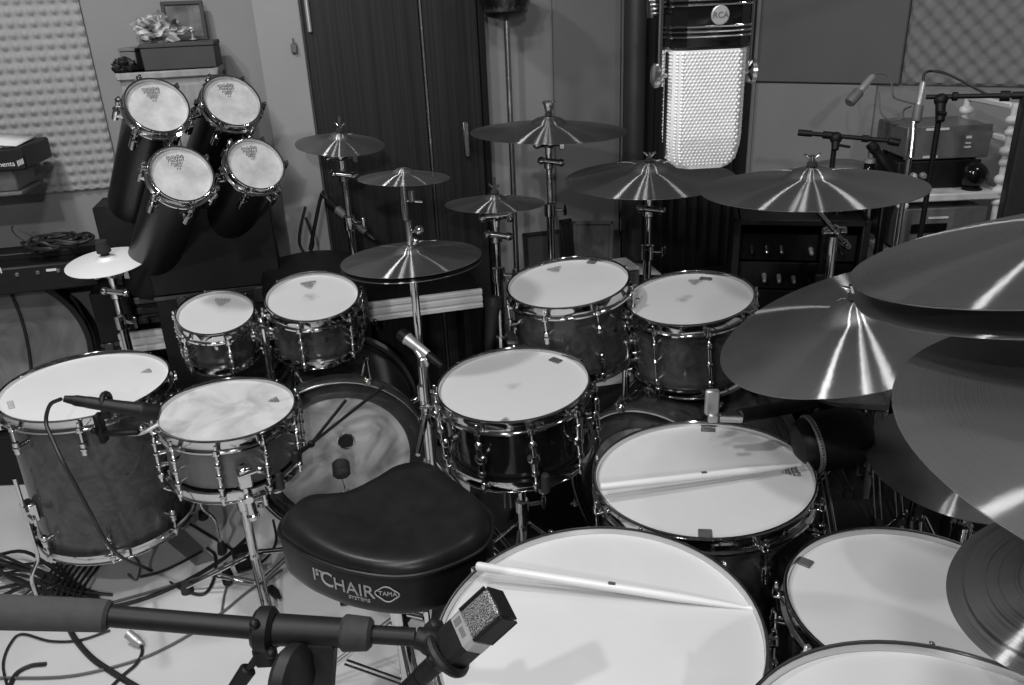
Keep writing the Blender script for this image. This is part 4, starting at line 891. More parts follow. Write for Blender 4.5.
bx = thing('storage_box', 'small grey box beside the long dark box on the cabinet', 'box', wpt(-.706, -.17, zc), WQ)
MB().box((0, 0, .030), (.045, .20, .058), .003).build('body', grey_plastic, bx); MB().box((0, 0, .064), (.048, .204, .010), .002).build('lid', grey_plastic, bx)
def crumple(sc, seed, k1=.30, k2=.14):
    b = bmesh.new(); bmesh.ops.create_icosphere(b, subdivisions=4, radius=1); from mathutils import noise as nz
    for v in b.verts:
        c = v.co.copy(); n_ = nz.noise(c * 2.1 + V((seed, 0, 0))) * k1 + nz.noise(c * 5.3 + V((0, seed, 0))) * k2; v.co *= 1 + n_; v.co = V((v.co.x * sc[0], v.co.y * sc[1], max(v.co.z, -.75) * sc[2] + .75 * sc[2]))
    b.verts.index_update(); m = MB().add([tuple(v.co) for v in b.verts], [tuple(v.index for v in f.verts) for f in b.faces]); b.free(); return m
o = crumple((.032, .03, .024), 4.2, .4, .3).build('pouch', black_plastic, smooth=60); o.location = wpt(-.715, -.30, zc); o.rotation_mode = 'QUATERNION'; o.rotation_quaternion = WQ; tag(o, 'small black crumpled pouch at the edge of the cabinet top', 'pouch')
# crumpled bag
o = crumple((.070, .055, .046), 1.3, .45, .35).build('plastic_bag', bag_m, smooth=35); o.location = wpt(-.612, -.20, zc + .079); o.rotation_mode = 'QUATERNION'; o.rotation_quaternion = WQ; tag(o, 'crumpled pale plastic bag on the dark grey box', 'bag')
pf = thing('picture_frame', 'small dark framed picture leaning on the wall above the box', 'picture', wpt(-.547, -.045, zc + .079), WQ @ Quaternion((1, 0, 0), -.06))
m = MB()
for (x, z, sx, sz) in ((0, .006, .132, .012), (0, .116, .132, .012), (-.060, .061, .012, .11), (.060, .061, .012, .11)): m.box((x, 0, z), (sx, .014, sz), .002)
m.build('frame', grey_box, pf); MB().box((0, .002, .061), (.112, .006, .10), 0).build('picture', noisy('dim_print', .03, .16, 14, .6, lo=.35, hi=.65), pf); 
gl = thing('ornament', 'little glass ornament standing on the dark box', 'ornament', wpt(-.515, -.20, zc + .079)); MB().turned((0, 0, 0), (0, 0, .045), [(0, 0), (0, .012), (.1, .012), (.2, .004), (.5, .005), (.65, .012), (.9, .010), (1, 0)]).build('figure', silver, gl); MB().cyl((0, 0, 0), (0, 0, .004), .015).build('base', black_plastic, gl)
# floor lamp
sl, zl = onwall(506, 10, .16); lp = wpt(sl, -.16, 0)
fl = thing('floor_lamp', 'slender floor lamp with a small metal dish on top, before the grey wall', 'lamp', lp)
MB().turned((0, 0, 0), (0, 0, .03), [(0, 0), (0, .13), (.5, .125), (.8, .03), (1, .015), (1, 0)], 40).build('base', steel_dark, fl); MB().cyl((0, 0, .02), (0, 0, zl - .03), .0105).build('pole', chrome_dull, fl)
MB().turned((0, 0, zl - .035), (0, 0, zl + .10), [(0, .012), (.1, .06), (.22, .078), (.26, .074), (.30, .070), (.9, .110), (.92, .106), (.36, .060), (.30, .02), (.30, 0)], 40).build('dish', steel_dark, fl)
m = MB(); 
for k in range(20): a = 2 * PI * k / 20; m.box((.066 * math.cos(a), .066 * math.sin(a), zl + .02), (.012, .012, .03), .003)
m.build('knurled_ring', chrome, fl)
# keyboards at the side
kq = Matrix.Rotation(math.radians(12), 3, 'Z').to_quaternion()
cK = at(45, 166, 2.42) + V((-.055, 0, -.008))
kb = thing('synthesizer', 'slim black synthesizer with white lettering and papers on top, cut off by the picture edge', 'keyboard', cK, kq)
MB().box((-.40, .13, .032), (.80, .26, .066), .005).build('body', black_plastic, kb)
for k in range(12): MB().box((-.05 - k * .024, .11, .069), (.022, .15, .01), .002).build('key', white_paint, kb)
place_text('Native Instruments', .021, Matrix.Translation((-.03, -.0008, .020)) @ Matrix.Rotation(PI / 2, 4, 'X'), 'lettering', gel, kb, .0005, 'RIGHT')
m = MB()
for k in range(5): m.box((-.022 + k * .004, -.001, .020 + .0015 * k), (.0018, .001, .016), 0, Matrix.Rotation(0, 4, 'Y'))
m.build('printed_mark', gel, kb)
pp = MB(); N = 12; vs = []
for j in range(2):
    for i in range(N + 1): x = -.42 + .40 * i / N; vs.append((x, .02 + .20 * j, .078 + .008 * math.sin(i * .9) + (.004 if j else 0)))
pp.add(vs, [(k, k + 1, N + 2 + k, N + 1 + k) for k in range(N)]); o = pp.build('sheet_music', paper_m); o.location = cK; o.rotation_mode = 'QUATERNION'; o.rotation_quaternion = kq
md = o.modifiers.new('thick', 'SOLIDIFY'); md.thickness = .003; tag(o, 'loose pale sheets lying on the slim synthesizer', 'paper')
kst = thing('wall_bracket', 'grey wall bracket carrying the slim synthesizer', 'bracket', V((cK.x - .06, cK.y + .02, cK.z)), kq)
MB().box((-.30, .10, -.035), (.60, .18, .068), .004).build('support_box', grey_plastic, kst); MB().box((-.30, .10, -.075), (.62, .20, .012), .003).build('base_board', grey_plastic, kst); MB().box((-.30, .26, -.05), (.5, .14, .05), .004).build('wall_arm', grey_plastic, kst)
c2 = at(92, 262, 2.56)
k2 = thing('keyboard', 'black stage keyboard lying on top of the old bass drum'.replace('lying on top of', 'resting above'), 'keyboard', c2, kq)
MB().box((-.42, .09, -.034), (.86, .20, .088), .006).build('body', black_plastic, k2)
MB().box((-.42, .13, .02), (.86, .10, .025), .004).build('control_panel', black_plastic, k2)
for k in range(10):
    m = MB().cyl((-.10 - k * .06, -.012, -.02), (-.10 - k * .06, -.012, -.008), .006, bev=.002); m.build('knob', grey_plastic, k2)
m = MB()
for k in range(7): m.box((-.335 + k * .012, -.0105, .004), (.007 if k % 2 else .004, .001, .018), 0)
m.box((-.12, -.0105, -.01), (.03, .001, .008), 0); m.build('printed_mark', gel, k2)
ks2 = thing('keyboard_stand', 'black stand under the stage keyboard beside the old bass drum', 'keyboard stand', V((c2.x - .42, c2.y + .2, 0)), kq)
m = MB(); z2 = c2.z - .066; m.box((.46, .02, z2 / 2), (.045, .05, z2), .005); m.build('upright', black_metal, ks2); m = MB(); m.box((-.46, .02, z2 / 2), (.045, .05, z2), .005); m.build('upright', black_metal, ks2)
m = MB(); m.box((0, .02, z2 - .02), (.90, .05, .04), .005); m.build('crossbar', black_metal, ks2)
# cables on the keyboard
cm2 = MB(); rnd = random.Random(5); p0 = at(62, 249, 2.56)
for k in range(9):
    pts = [];
    for j in range(9): a = j * .9 + k; pts.append(p0 + V((.085 * math.cos(a) * (.5 + .5 * rnd.random()) + .03 * (k - 4) * .3, .05 * math.sin(a), .012 + .030 * rnd.random())))
    cm2.tube(pts, .0045, 6, 4)
cm2.tube([p0 + V((-.04, 0, .02)), p0 + V((-.10, -.02, .07)), p0 + V((-.125, -.02, .085)), p0 + V((-.12, -.02, .055)), p0 + V((-.06, -.01, .0))], .0022, 6)
o = cm2.build('cable_coil', cable_black); tag(o, 'black coil of cable heaped on the stage keyboard', 'cable')
# flight case, stack of covers, case behind the rack toms
def case(label, c, size, q=WQ, latch=True, mat=None, name='flight_case', cat='case'):
    root = thing(name, label, cat, c, q); w, d, h = size
    MB().box((0, 0, h * .36), (w, d, h * .72), .004).build('body', mat or black_plastic, root); MB().box((0, 0, h * .865), (w, d, h * .265), .004).build('lid', mat or black_plastic, root)
    m = MB()
    for z in (h * .725,): m.box((0, -d / 2, z), (w + .004, .006, .014), .001)
    m.build('edge_strip', steel_dark, root)
    for s in (-1, 1):
        m = MB(); m.box((s * w * .3, -d / 2 - .004, h * .70), (.03, .008, .05), .002); m.build('latch', steel_dark, root)
    m = MB(); m.torus((0, -d / 2 - .012, h * .40), .035, .006, Matrix.Rotation(PI / 2, 4, 'X') @ Matrix.Diagonal((1, .6, 1, 1)), 20); m.build('handle', rubber, root)
    return root
pF = at(112, 200, 2.72); case('tall black flight case standing behind the long black tube drum', V((pF.x + .04, pF.y, 0)), (.17, .17, pF.z))
sS, _z = onwall(153, 320, .2)
for k in range(5):
    zz = ZB + .001 + (4 - k) * .037
    rr = thing('folder', ['top grey folder of the stack under the long black tube drum', 'second folder from the top of the grey stack', 'middle folder of the grey stack on the white bench', 'fourth folder down in the grey stack', 'lowest folder of the grey stack, directly on the white bench'][k], 'folder', wpt(sS + .006 * ((k * 7) % 3 - 1), -.22, zz), WQ @ Quaternion((0, 0, 1), .05 * ((k * 5) % 3 - 1)), 'stack of grey folders')
    MB().box((0, .07, .018), (.20, .16, .034), .006).build('cover', [grey_box, grey_plastic, grey_dark][k % 3], rr); MB().box((0, -.012, .018), (.19, .02, .024), .003).build('pages', [grey_box, grey_dark, grey_plastic][k % 3], rr)
case('tall black case standing behind the lower tube drums', wpt(-.545, -.43, 0), (.39, .15, .98))
pF = at(112, 284, 2.74); case('low black case beside the old bass drum', V((pF.x, pF.y, 0)), (.12, .16, pF.z))
pL = at(312, 262, 2.62)
bd = thing('drum_case', 'round black drum case behind the two small rack toms', 'case', V((pL.x, pL.y, 0)))
MB().turned((0, 0, 0), (0, 0, pL.z - .05), [(0, 0), (0, .155), (.02, .165), (1, .165), (1, 0)], 48).build('body', black_plastic, bd); MB().turned((0, 0, pL.z - .075), (0, 0, pL.z), [(0, .168), (.6, .170), (.92, .160), (1, .14), (1, 0)], 48).build('lid', black_plastic, bd)
m = MB(); m.box((0, -.168, pL.z - .11), (.03, .008, .07), .002); m.build('strap', rubber, bd)
# cable hanging on the pier
o = MB().tube([wpt(-.245, -.05, .86), wpt(-.275, -.055, .78), wpt(-.285, -.055, .72), wpt(-.262, -.055, .68), wpt(-.235, -.055, .72), wpt(-.24, -.055, .78), wpt(-.25, -.05, .82)], .005, 8).build('cable_loop', cable_black); tag(o, 'black loop of cable hanging low on the pale pier', 'cable')
# frames leaning near the curtain
for k, (px, py, d, w, h, lean, lab) in enumerate(((560, 262, 2.95, .16, .26, .16, 'dark framed picture leaning behind the thick crash stand'), (590, 262, 2.95, .05, .30, .10, 'thin black board leaning between the two frames'), (612, 262, 2.95, .17, .28, .16, 'grey framed picture leaning next to the black curtain'))):
    p = at(px, py, d); s_ = (p - WP).dot(WT); rr = thing('framed_picture' if k != 1 else 'board', lab, 'picture' if k != 1 else 'board', wpt(s_, -.20, .44 if k != 1 else .44), WQ @ Quaternion((1, 0, 0), -lean) @ Quaternion((0, 1, 0), .10 if k == 2 else (-.05 if k == 1 else 0)))
    m = MB()
    for (x, z, sx, sz) in ((0, .007, w, .014), (0, h - .007, w, .014), (-w / 2 + .007, h / 2, .014, h), (w / 2 - .007, h / 2, .014, h)): m.box((x, 0, z), (sx, .016, sz), .002)
    m.build('frame', grey_plastic if k == 2 else black_plastic, rr); MB().box((0, .003, h / 2), (w - .02, .006, h - .02), 0).build('panel', [grey_box, black_plastic, grey_plastic][k], rr)
tb = thing('side_table', 'low black table holding the leaning frames and papers', 'table', wpt(1.13, -.22, 0), WQ)
MB().box((0, 0, .425), (.85, .26, .03), .004).build('tabletop', black_plastic, tb)
for sx in (-1, 1):
    for sy in (-1, 1): MB().box((sx * .40, sy * .11, .206), (.04, .03, .408), .004).build('leg', black_metal, tb)
pb = at(648, 250, 2.85); o = MB(); N = 8
bk = thing('printer', 'white and grey device on the low table behind the crash cymbals', 'device', wpt((pb - WP).dot(WT), -.22, .44), WQ)
MB().box((0, 0, .05), (.15, .17, .10), .008).build('body', grey_plastic, bk); MB().box((0, -.02, .107), (.14, .14, .014), .003).build('tray', paper_m, bk); MB().box((0, -.088, .03), (.13, .01, .02), .002).build('slot', paper_m, bk)
pq = at(682, 248, 2.85); o = MB(); vs = [(-.06, -.08, .02), (.07, -.06, .004), (.05, .08, .004), (-.08, .06, .03)]
o.add(vs, [(0, 1, 2, 3)]); o = o.build('paper_sheet', paper_m); o.location = wpt((pq - WP).dot(WT), -.22, .50); md = o.modifiers.new('thick', 'SOLIDIFY'); md.thickness = .003; tag(o, 'folded white sheet sticking out beside the grey device', 'paper')
sup = thing('storage_box', 'black box under the folded white sheet on the low table', 'box', wpt((pq - WP).dot(WT), -.22, .44), WQ); MB().box((0, 0, .026), (.12, .15, .05), .004).build('body', black_plastic, sup); MB().box((0, 0, .055), (.124, .154, .010), .003).build('lid', black_plastic, sup)

# ------------------------------------------------------------------ audio gear along the angled wall
GQ = Matrix.Rotation(W2A, 3, 'Z').to_quaternion()
def w2(s, y, z): return W2M @ V((s, y, z))
# white shelf unit
D2 = 2.45
pA = at(908, 190, D2); pB = at(990, 196, D2); zt = .5 * (pA.z + pB.z)
gq = Matrix.Rotation(math.atan2(pB.y - pA.y, pB.x - pA.x) * .55, 3, 'Z').to_quaternion(); c = (pA + pB) / 2 + V((.015, .14, 0))
su = thing('shelf_unit', 'white shelf unit with turned posts beside the black speaker', 'shelf', V((c.x, c.y, 0)), gq)
for z in (zt, zt - .19, .18): MB().box((0, 0, z - .012), (.32, .30, .024), .004).build('shelf', white_paint, su)
for sx in (-1, 1):
    for sy in (-1, 1):
        m = MB(); zz = 0; top = zt + (.05 if sx < 0 else .26)
        m.cyl((sx * .145, sy * .135, 0), (sx * .145, sy * .135, top), .011)
        for z in (zt - .19, zt, zt + .035) + ((zt + .12, zt + .21) if sx > 0 else ()): m.sph((sx * .145, sy * .135, z), .022, (1, 1, .75), 14); m.sph((sx * .145, sy * .135, z - .035), .018, (1, 1, .8), 14)
        m.build('post', white_paint, su)
MB().box((.145, 0, zt + .155), (.02, .25, .018), .004).build('side_rail', white_paint, su); MB().box((.145, 0, zt + .25), (.02, .25, .018), .004).build('side_rail', white_paint, su)
MR = gq.to_matrix()
def onshelf(x, y, z): return V((c.x, c.y, z)) + MR @ V((x, y, 0))
def unit(name, label, cat, loc, size, mat, knobs=(), q=gq, lights=(), display=None):
    root = thing(name, label, cat, loc, q); w, d, h = size
    MB().box((0, 0, h / 2 + .006), (w, d, h - .012), .004).build('case', mat, root); MB().box((0, -d / 2 - .002, h / 2 + .004), (w + .004, .008, h - .004), .002).build('front_panel', mat, root)
    for (x, z, r) in knobs: MB().cyl((x, -d / 2 - .005, z), (x, -d / 2 - .024, z), r, r * .85, bev=.002, seg=20).build('knob', silver, root)
    for (x, z, sx, sz) in lights: MB().box((x, -d / 2 - .007, z), (sx, .003, sz), 0).build('printed_label', gel, root)
    if display: x, z, sx, sz = display; MB().box((x, -d / 2 - .007, z), (sx, .004, sz), .001).build('display', black_gloss, root)
    for sx in (-1, 1):
        for sy in (-1, 1): MB().cyl((sx * w * .4, sy * d * .38, 0), (sx * w * .4, sy * d * .38, .008), .010).build('foot', rubber, root)
    return root
unit('audio_processor', 'black audio unit under the grey metal amplifier', 'audio unit', onshelf(-.02, .03, zt), (.25, .2, .085), black_plastic, [(-.08, .045, .010), (-.05, .045, .010)])
unit('amplifier', 'grey metal amplifier with a labelled front, highest on the white shelf unit', 'amplifier', onshelf(.0, .05, zt + .085), (.255, .22, .105), noisy('satin_grey_metal', .13, .17, 30, .35, .3), [], lights=[(.06, .070, .016, .008), (.06, .052, .016, .004), (.06, .040, .02, .006), (-.04, .098, .07, .007), (-.05, .014, .045, .007)])
unit('receiver', 'grey receiver with one round knob on the lower white shelf', 'receiver', onshelf(-.02, -.03, zt - .19), (.25, .24, .145), grey_plastic, [(.075, .06, .022)], display=(-.045, .085, .11, .03), lights=[(-.02, .118, .06, .006)])
pg = at(965, 172, 2.30)
gb = thing('glass_ball', 'dark shiny ball in front of the black audio unit', 'ball', onshelf(.075, -.105, zt)); MB().sph((0, 0, .045), .041, seg=32).build('ball', black_gloss, gb); MB().cyl((0, 0, 0), (0, 0, .010), .03, .022, bev=.002).build('base', black_plastic, gb)
gw = thing('trinket', 'small pale figure on the white shelf before the black audio unit', 'figure', onshelf(-.115, -.12, zt)); MB().turned((0, 0, 0), (0, 0, .06), [(0, 0), (0, .018), (.25, .020), (.4, .010), (.6, .015), (.75, .012), (.85, .005), (1, .004), (1, 0)]).build('body', white_paint, gw)
gd = thing('glass_jar', 'small dark glass jar at the shelf edge below the pencil microphone', 'jar', onshelf(-.215, -.02, zt - .0) * 1); 
MB().turned((0, 0, 0), (0, 0, .08), [(0, 0), (0, .022), (.1, .026), (.6, .026), (.8, .016), (1, .016), (1, 0)]).build('jar', black_gloss, gd); MB().cyl((0, 0, .08), (0, 0, .092), .018).build('lid', silver, gd)
sd = thing('side_table', 'dark side table next to the white shelf unit', 'table', V((onshelf(-.26, 0, 0).x, onshelf(-.26, 0, 0).y, 0)), gq)
MB().box((0, 0, zt - .012), (.17, .26, .024), .004).build('tabletop', black_plastic, sd)
for sx in (-1, 1):
    for sy in (-1, 1): MB().box((sx * .07, sy * .11, (zt - .024) / 2), (.022, .022, zt - .024), .003).build('leg', black_metal, sd)
# second white ledge
pw = at(897, 234, 2.4)
# dark equipment rack with jack panel
pr0 = at(752, 300, 2.55); pr1 = at(862, 285, 2.55); rc = (pr0 + pr1) / 2; rz = at(800, 206, 2.62).z
rq = Matrix.Rotation(math.radians(-14), 3, 'Z').to_quaternion()
rk = thing('equipment_rack', 'black equipment rack with glinting plugs, standing at the angled wall', 'rack', V((rc.x, rc.y + .16, 0)), rq)
hw = .19
for s in (-1, 1): MB().box((s * hw, 0, rz / 2), (.022, .34, rz), .003).build('side_panel', black_plastic, rk)
MB().box((0, 0, rz - .010), (2 * hw, .34, .02), .003).build('top_panel', black_plastic, rk); MB().box((0, .15, rz / 2), (2 * hw - .02, .02, rz - .03), 0).build('back_panel', black_plastic, rk)
MB().box((0, .0, .32), (2 * hw - .024, .30, .02), .002).build('shelf', black_plastic, rk)
rnd = random.Random(11)
for k in range(3):
    z = rz - .10 - k * .095; pnl = MB().box((0, -.12, z), (2 * hw - .028, .012, .088), .002).build('rack_panel', black_metal if k else black_gloss, rk)
    for j in range(7):
        if rnd.random() < .75: MB().cyl((-.14 + j * .045, -.126, z + .02 * (rnd.random() - .5)), (-.14 + j * .045, -.165, z - .01), .008, .006, bev=.002).build('plug', [silver, chrome_dull, black_plastic][int(rnd.random() * 3)], pnl)
bn = thing('bench', 'low grey bench in front of the black equipment rack', 'bench', V((rc.x - .01, rc.y - .12, 0)), rq)
MB().box((0, 0, .335), (.44, .17, .024), .003).build('top', grey_plastic, bn)
for sx in (-1, 1):
    for sy in (-1, 1): MB().box((sx * .20, sy * .07, .161), (.02, .02, .322), .002).build('leg', grey_plastic, bn)
# things on the rack
unit('radio', 'small black unit with a pale strip, on the rack before the light grey board', 'audio unit', w2(.14, -.18, rz) * 0 + V((at(778, 168, 2.72).x, at(778, 168, 2.72).y, rz)), (.10, .12, .07), black_plastic, [], q=rq, lights=[(0, .05, .07, .012)])
tn = thing('turntable', 'round grey turntable lid on top of the equipment rack', 'turntable', V((at(843, 165, 2.72).x, at(843, 165, 2.72).y, rz)), rq)
MB().box((0, 0, .03), (.22, .20, .05), .008).build('plinth', black_plastic, tn); MB().turned((0, 0, .055), (0, 0, .11), [(0, .095), (.7, .092), (.9, .082), (1, .06), (1, 0)], 40).build('lid', grey_plastic, tn); MB().box((.03, -.102, .03), (.06, .004, .016), .001).build('printed_label', gel, tn)
for k in range(4): MB().cyl(((-1, 1)[k % 2] * .09, (-1, 1)[k // 2] * .08, 0), ((-1, 1)[k % 2] * .09, (-1, 1)[k // 2] * .08, .008), .012).build('foot', rubber, tn)
tn2 = thing('knob_box', 'little black box with a pale dial at the end of the rack', 'audio unit', V((at(868, 165, 2.68).x, at(868, 165, 2.68).y, rz)), rq); MB().box((0, 0, .03), (.05, .06, .06), .005).build('body', black_plastic, tn2); MB().cyl((0, 0, .06), (0, 0, .075), .016, bev=.002).build('dial', silver, tn2)
# black speaker
pk = at(1022, 216, 1.95); ph = at(1030, 70, 2.0)
sp = thing('speaker', 'tall black loudspeaker at the picture edge beside the white shelf unit', 'speaker', V((pk.x + .16, pk.y + .10, 0)), Matrix.Rotation(math.radians(-30), 3, 'Z').to_quaternion())
MB().box((0, 0, .62), (.26, .26, 1.24), .008).build('cabinet', black_plastic, sp)
for (z, r) in ((.55, .10), (.85, .10), (1.10, .045)):
    mm = MB().turned((0, -.128, z), (0, -.138, z), [(0, r), (1, r * .96), (1, r * .8), (.2, r * .3), (.5, 0)], 36).build('driver', rubber, sp)
# microphone stands by the gear
def mic_stand(label, base, zt, bend=None, spread=.26, mat=black_metal, tubes=.0095, az=.3):
    root = thing('microphone_stand', label, 'microphone stand', V((base[0], base[1], 0)))
    tripod(root, 0, 0, .26, spread, az)
    MB().cyl((0, 0, .04), (0, 0, zt * .6), .011).build('base_tube', mat, root); MB().cyl((0, 0, zt * .6), (0, 0, zt), tubes * .8).build('upper_tube', mat, root)
    m = MB(); m.cyl((0, 0, zt * .6 - .02), (0, 0, zt * .6 + .03), .017, .015, bev=.003); m.build('height_clamp', rubber, root)
    return root
q1 = at(941, 106, 2.18); s1_ = mic_stand('black boom stand with a straight level arm before the grey foam panel', q1, q1.z)
ls = lambda x, y, d: at(x, y, d) - s1_.location
m = MB(); m.cyl(ls(926, 97, 2.20), ls(1030, 95, 2.08), .0065); m.cyl(ls(952, 96.5, 2.17), ls(958, 96.4, 2.165), .012, bev=.002); m.cyl(ls(1012, 95.5, 2.1), ls(1050, 95, 2.06), .010); m.build('boom_arm', black_metal, s1_)
MB().cyl(ls(1000, 96, 2.115), ls(1010, 96, 2.105), .014).build('arm_collar', black_metal, s1_); m = MB(); m.sph(ls(941, 100, 2.18), .018); m.cyl(ls(941, 96, 2.18), ls(940, 122, 2.18), .014, .012, bev=.003); m.cyl(ls(938, 113, 2.17), ls(946, 114, 2.17), .006); m.build('clutch', black_metal, s1_)
def pencil(label, p0, p1, r=.0095, tip=grey_plastic, body=silver):
    p0 = V(p0); p1 = V(p1); L = (p1 - p0).length
    root = thing('pencil_microphone', label, 'microphone', p0, V((0, 0, 1)).rotation_difference((p1 - p0).normalized()))
    MB().turned((0, 0, 0), (0, 0, L * .60), [(0, 0), (0, r * .7), (.1, r), (1, r), (1, 0)], 18).build('body', body, root)
    MB().turned((0, 0, L * .6), (0, 0, L), [(0, 0), (0, r * 1.5), (.9, r * 1.5), (1, r * 1.2), (1, 0)], 18).build('windscreen' if tip is not silver else 'grille', tip, root); return root
pencil('slim upright microphone at the tip of the level boom arm', at(923, 82, 2.20), at(916, 122, 2.20), .0085)
o = MB().tube([at(923, 82, 2.2), at(925, 73, 2.2), at(934, 71, 2.2), at(950, 75, 2.18), at(975, 88, 2.16), at(992, 97, 2.14)], .0038, 8).build('microphone_cable', cable_black); tag(o, 'black cable curving from the slim upright microphone along its boom', 'cable')
o = MB().tube([at(914, 122, 2.2), at(913, 140, 2.2), at(911, 158, 2.2)], .008, 10).build('microphone_post', chrome_dull); 
pm = mic_stand('short chrome stand rising behind the amplifier knobs', at(912, 140, 2.22), at(912, 140, 2.22).z, mat=chrome_dull); o.parent = pm; o.location = -pm.location; o.name = 'swivel_tube'
pencil('clip microphone with a dark tip and silver collar on its thin cable', at(873, 76, 2.5), at(849, 103, 2.48), .0115)
o = MB().tube([at(874, 75, 2.5), at(880, 73, 2.5), at(888, 76, 2.5), at(892, 86, 2.5), at(893, 95, 2.5), at(897, 99, 2.5), at(915, 104, 2.45)], .0028, 8).build('gooseneck', cable_grey); tag(o, 'thin grey gooseneck of the clip microphone', 'cable')
o = MB().tube([at(879, 92, 2.52), at(881, 112, 2.52), at(890, 120, 2.52), at(902, 118, 2.5), at(904, 110, 2.5), at(912, 106, 2.45)], .0026, 8).build('microphone_cable', cable_grey); tag(o, 'thin loop of grey cable below the clip microphone', 'cable')
q2_ = at(835, 140, 2.35); s2_ = mic_stand('black boom stand with a drooping arm before the light grey board', q2_, q2_.z)
ls = lambda x, y, d: at(x, y, d) - s2_.location
m = MB(); m.cyl(ls(798, 132.5, 2.38), ls(892, 141, 2.30), .0065); m.cyl(ls(798, 132.5, 2.38), ls(812, 133.8, 2.37), .0095); m.cyl(ls(823, 134.8, 2.36), ls(833, 135.6, 2.355), .011); m.cyl(ls(862, 138.3, 2.32), ls(869, 139, 2.315), .010); m.cyl(ls(888, 140.6, 2.30), ls(900, 143, 2.29), .011, bev=.002); m.build('boom_arm', black_metal, s2_)
m = MB(); m.sph(ls(836, 138, 2.35), .018); m.cyl(ls(836, 138, 2.35), ls(835, 150, 2.35), .014, .010); m.cyl(ls(838, 145, 2.34), ls(850, 147, 2.34), .004); m.build('clutch', black_metal, s2_)
dyn_mic('black handheld microphone leaning beside the round grey lid', at(888, 168, 2.5), at(870, 143, 2.5), .014)

# ------------------------------------------------------------------ cables on the floor
def cable(label, pts, r=.0045, mat=cable_black, z=.006, group=None, name='floor_cable', plug=None):
    P = [atz(p[0], p[1], (p[2] if len(p) > 2 else z)) if len(p) < 4 else at(p[0], p[1], p[3]) for p in pts]
    root = MB().tube(P, r, 8).build(name, mat); return tag(root, label, 'cable', group)
P = [at(61, 399, 1.775), at(50, 405, 1.79), at(46, 422, 1.80), at(52, 438, 1.79), at(62, 460, 1.78), at(75, 484, 1.80), at(90, 512, 1.83), at(106, 541, 1.86), at(124, 559, 2.0), atz(150, 570, .006), atz(180, 588, .006), atz(203, 594, .006), atz(214, 578, .006), atz(215, 556, .006), atz(207, 548, .006)]
tag(MB().tube(P, .0045, 8).build('microphone_cable', cable_black), 'black cable falling from the snare microphone past the grey floor tom', 'cable')
cable('thick black cable running diagonally from the stool towards the boom grip', [(252, 533), (232, 552), (212, 566), (180, 584), (140, 600), (104, 608), (80, 608)], .006)
cable('black cable beside the crossed cables under the metal snare', [(202, 551), (182, 562), (160, 572), (140, 577)], .004)
cable('thick black cable curving from the boom grip to the lower picture edge', [(68, 626), (76, 640), (92, 658), (112, 672), (138, 688)], .0075)
cable('thin grey cable crossing the whole pale floor below the boom', [(-5, 678), (60, 677), (105, 669), (150, 655), (192, 633), (225, 610), (250, 590), (282, 570)], .0035, cable_grey)
cable('thin grey cable hanging straight across the floor by the stool', [(228, 582), (224, 596), (221, 616)], .003, cable_grey)
cable('black cable end curling from the silver connector', [(141, 643), (142, 652), (136, 664), (122, 676), (108, 690)], .004)
cable('black cable loop at the lower picture corner', [(8, 690), (3, 664), (10, 644), (22, 634), (50, 641), (80, 640), (110, 630)], .0032)
cable('short thick black cable by the rubber foot', [(8, 690), (16, 674), (30, 666), (46, 664)], .0055)
cable('black lead between the stool leg and the black adapter', [(273, 520), (276, 540), (268, 556), (252, 568), (238, 572)], .0035)
cable('grey cable sweeping behind the boom from the cable tangle', [(110, 603), (150, 592), (190, 580), (220, 573)], .004, cable_grey)
cable('thin grey cable curving under the big floor tom', [(132, 553), (140, 566), (136, 580), (128, 574)], .003, cable_grey)
cable('black cable along the floor behind the snare stand', [(190, 524), (205, 533), (222, 543), (236, 552)], .0045)
tg = MB(); rnd = random.Random(2)
for k in range(16):
    a = atz(-30 + rnd.random() * 30, 548 + 72 * rnd.random(), .008); b = atz(50 + 25 * rnd.random(), 575 + 30 * rnd.random(), .01); mid = (a + b) / 2 + V((rnd.uniform(-.05, .05), rnd.uniform(-.05, .05), .01 + .03 * rnd.random()))
    e = atz(85 + 30 * rnd.random(), 590 + 25 * rnd.random(), .008); tg.tube([a, mid, b + V((0, 0, .02 * rnd.random())), e], .004 + .002 * rnd.random(), 6, 5)
for k in range(8):
    a = atz(60 + 6 * k, 560, .01); tg.tube([atz(30 + 7 * k, 610, .01), atz(40 + 6 * k, 590, .03), a, atz(80 + 3 * k, 550, .008)], .0045, 6, 5)
o = tg.build('cable_tangle', cable_black); o['kind'] = 'stuff'; o['label'] = 'dense tangle of black cables on the floor under the big grey floor tom'; o['category'] = 'cables'
# plugs, adapters, feet
pc = atz(136, 640, .02)
xp = thing('cable_connector', 'silver plug connector lying on the pale floor below the boom', 'connector', pc, V((0, 0, 1)).rotation_difference((atz(141, 643, .012) - atz(128, 633, .028)).normalized()))
MB().turned((0, 0, -.03), (0, 0, .022), [(0, .010), (.02, .0125), (.7, .0125), (.75, .0105), (1, .0095), (1, 0)], 20).build('sleeve', silver, xp); MB().cyl((0, 0, -.028), (0, 0, -.012), .010).build('insert', black_plastic, xp)
pa = atz(246, 566, 0); ad = thing('power_adapter', 'square black power adapter on the floor beside the stool', 'adapter', pa, Quaternion((0, 0, 1), .5))
MB().box((0, 0, .032), (.062, .052, .064), .007).build('body', black_plastic, ad); MB().cyl((.03, 0, .03), (.05, 0, .028), .005).build('strain_relief', rubber, ad)
pa = atz(228, 580, 0); ad = thing('cable_connector', 'black moulded plug on the floor at the crossing cables', 'connector', pa + V((0, 0, .017)), zto((-.35, .9, .1)))
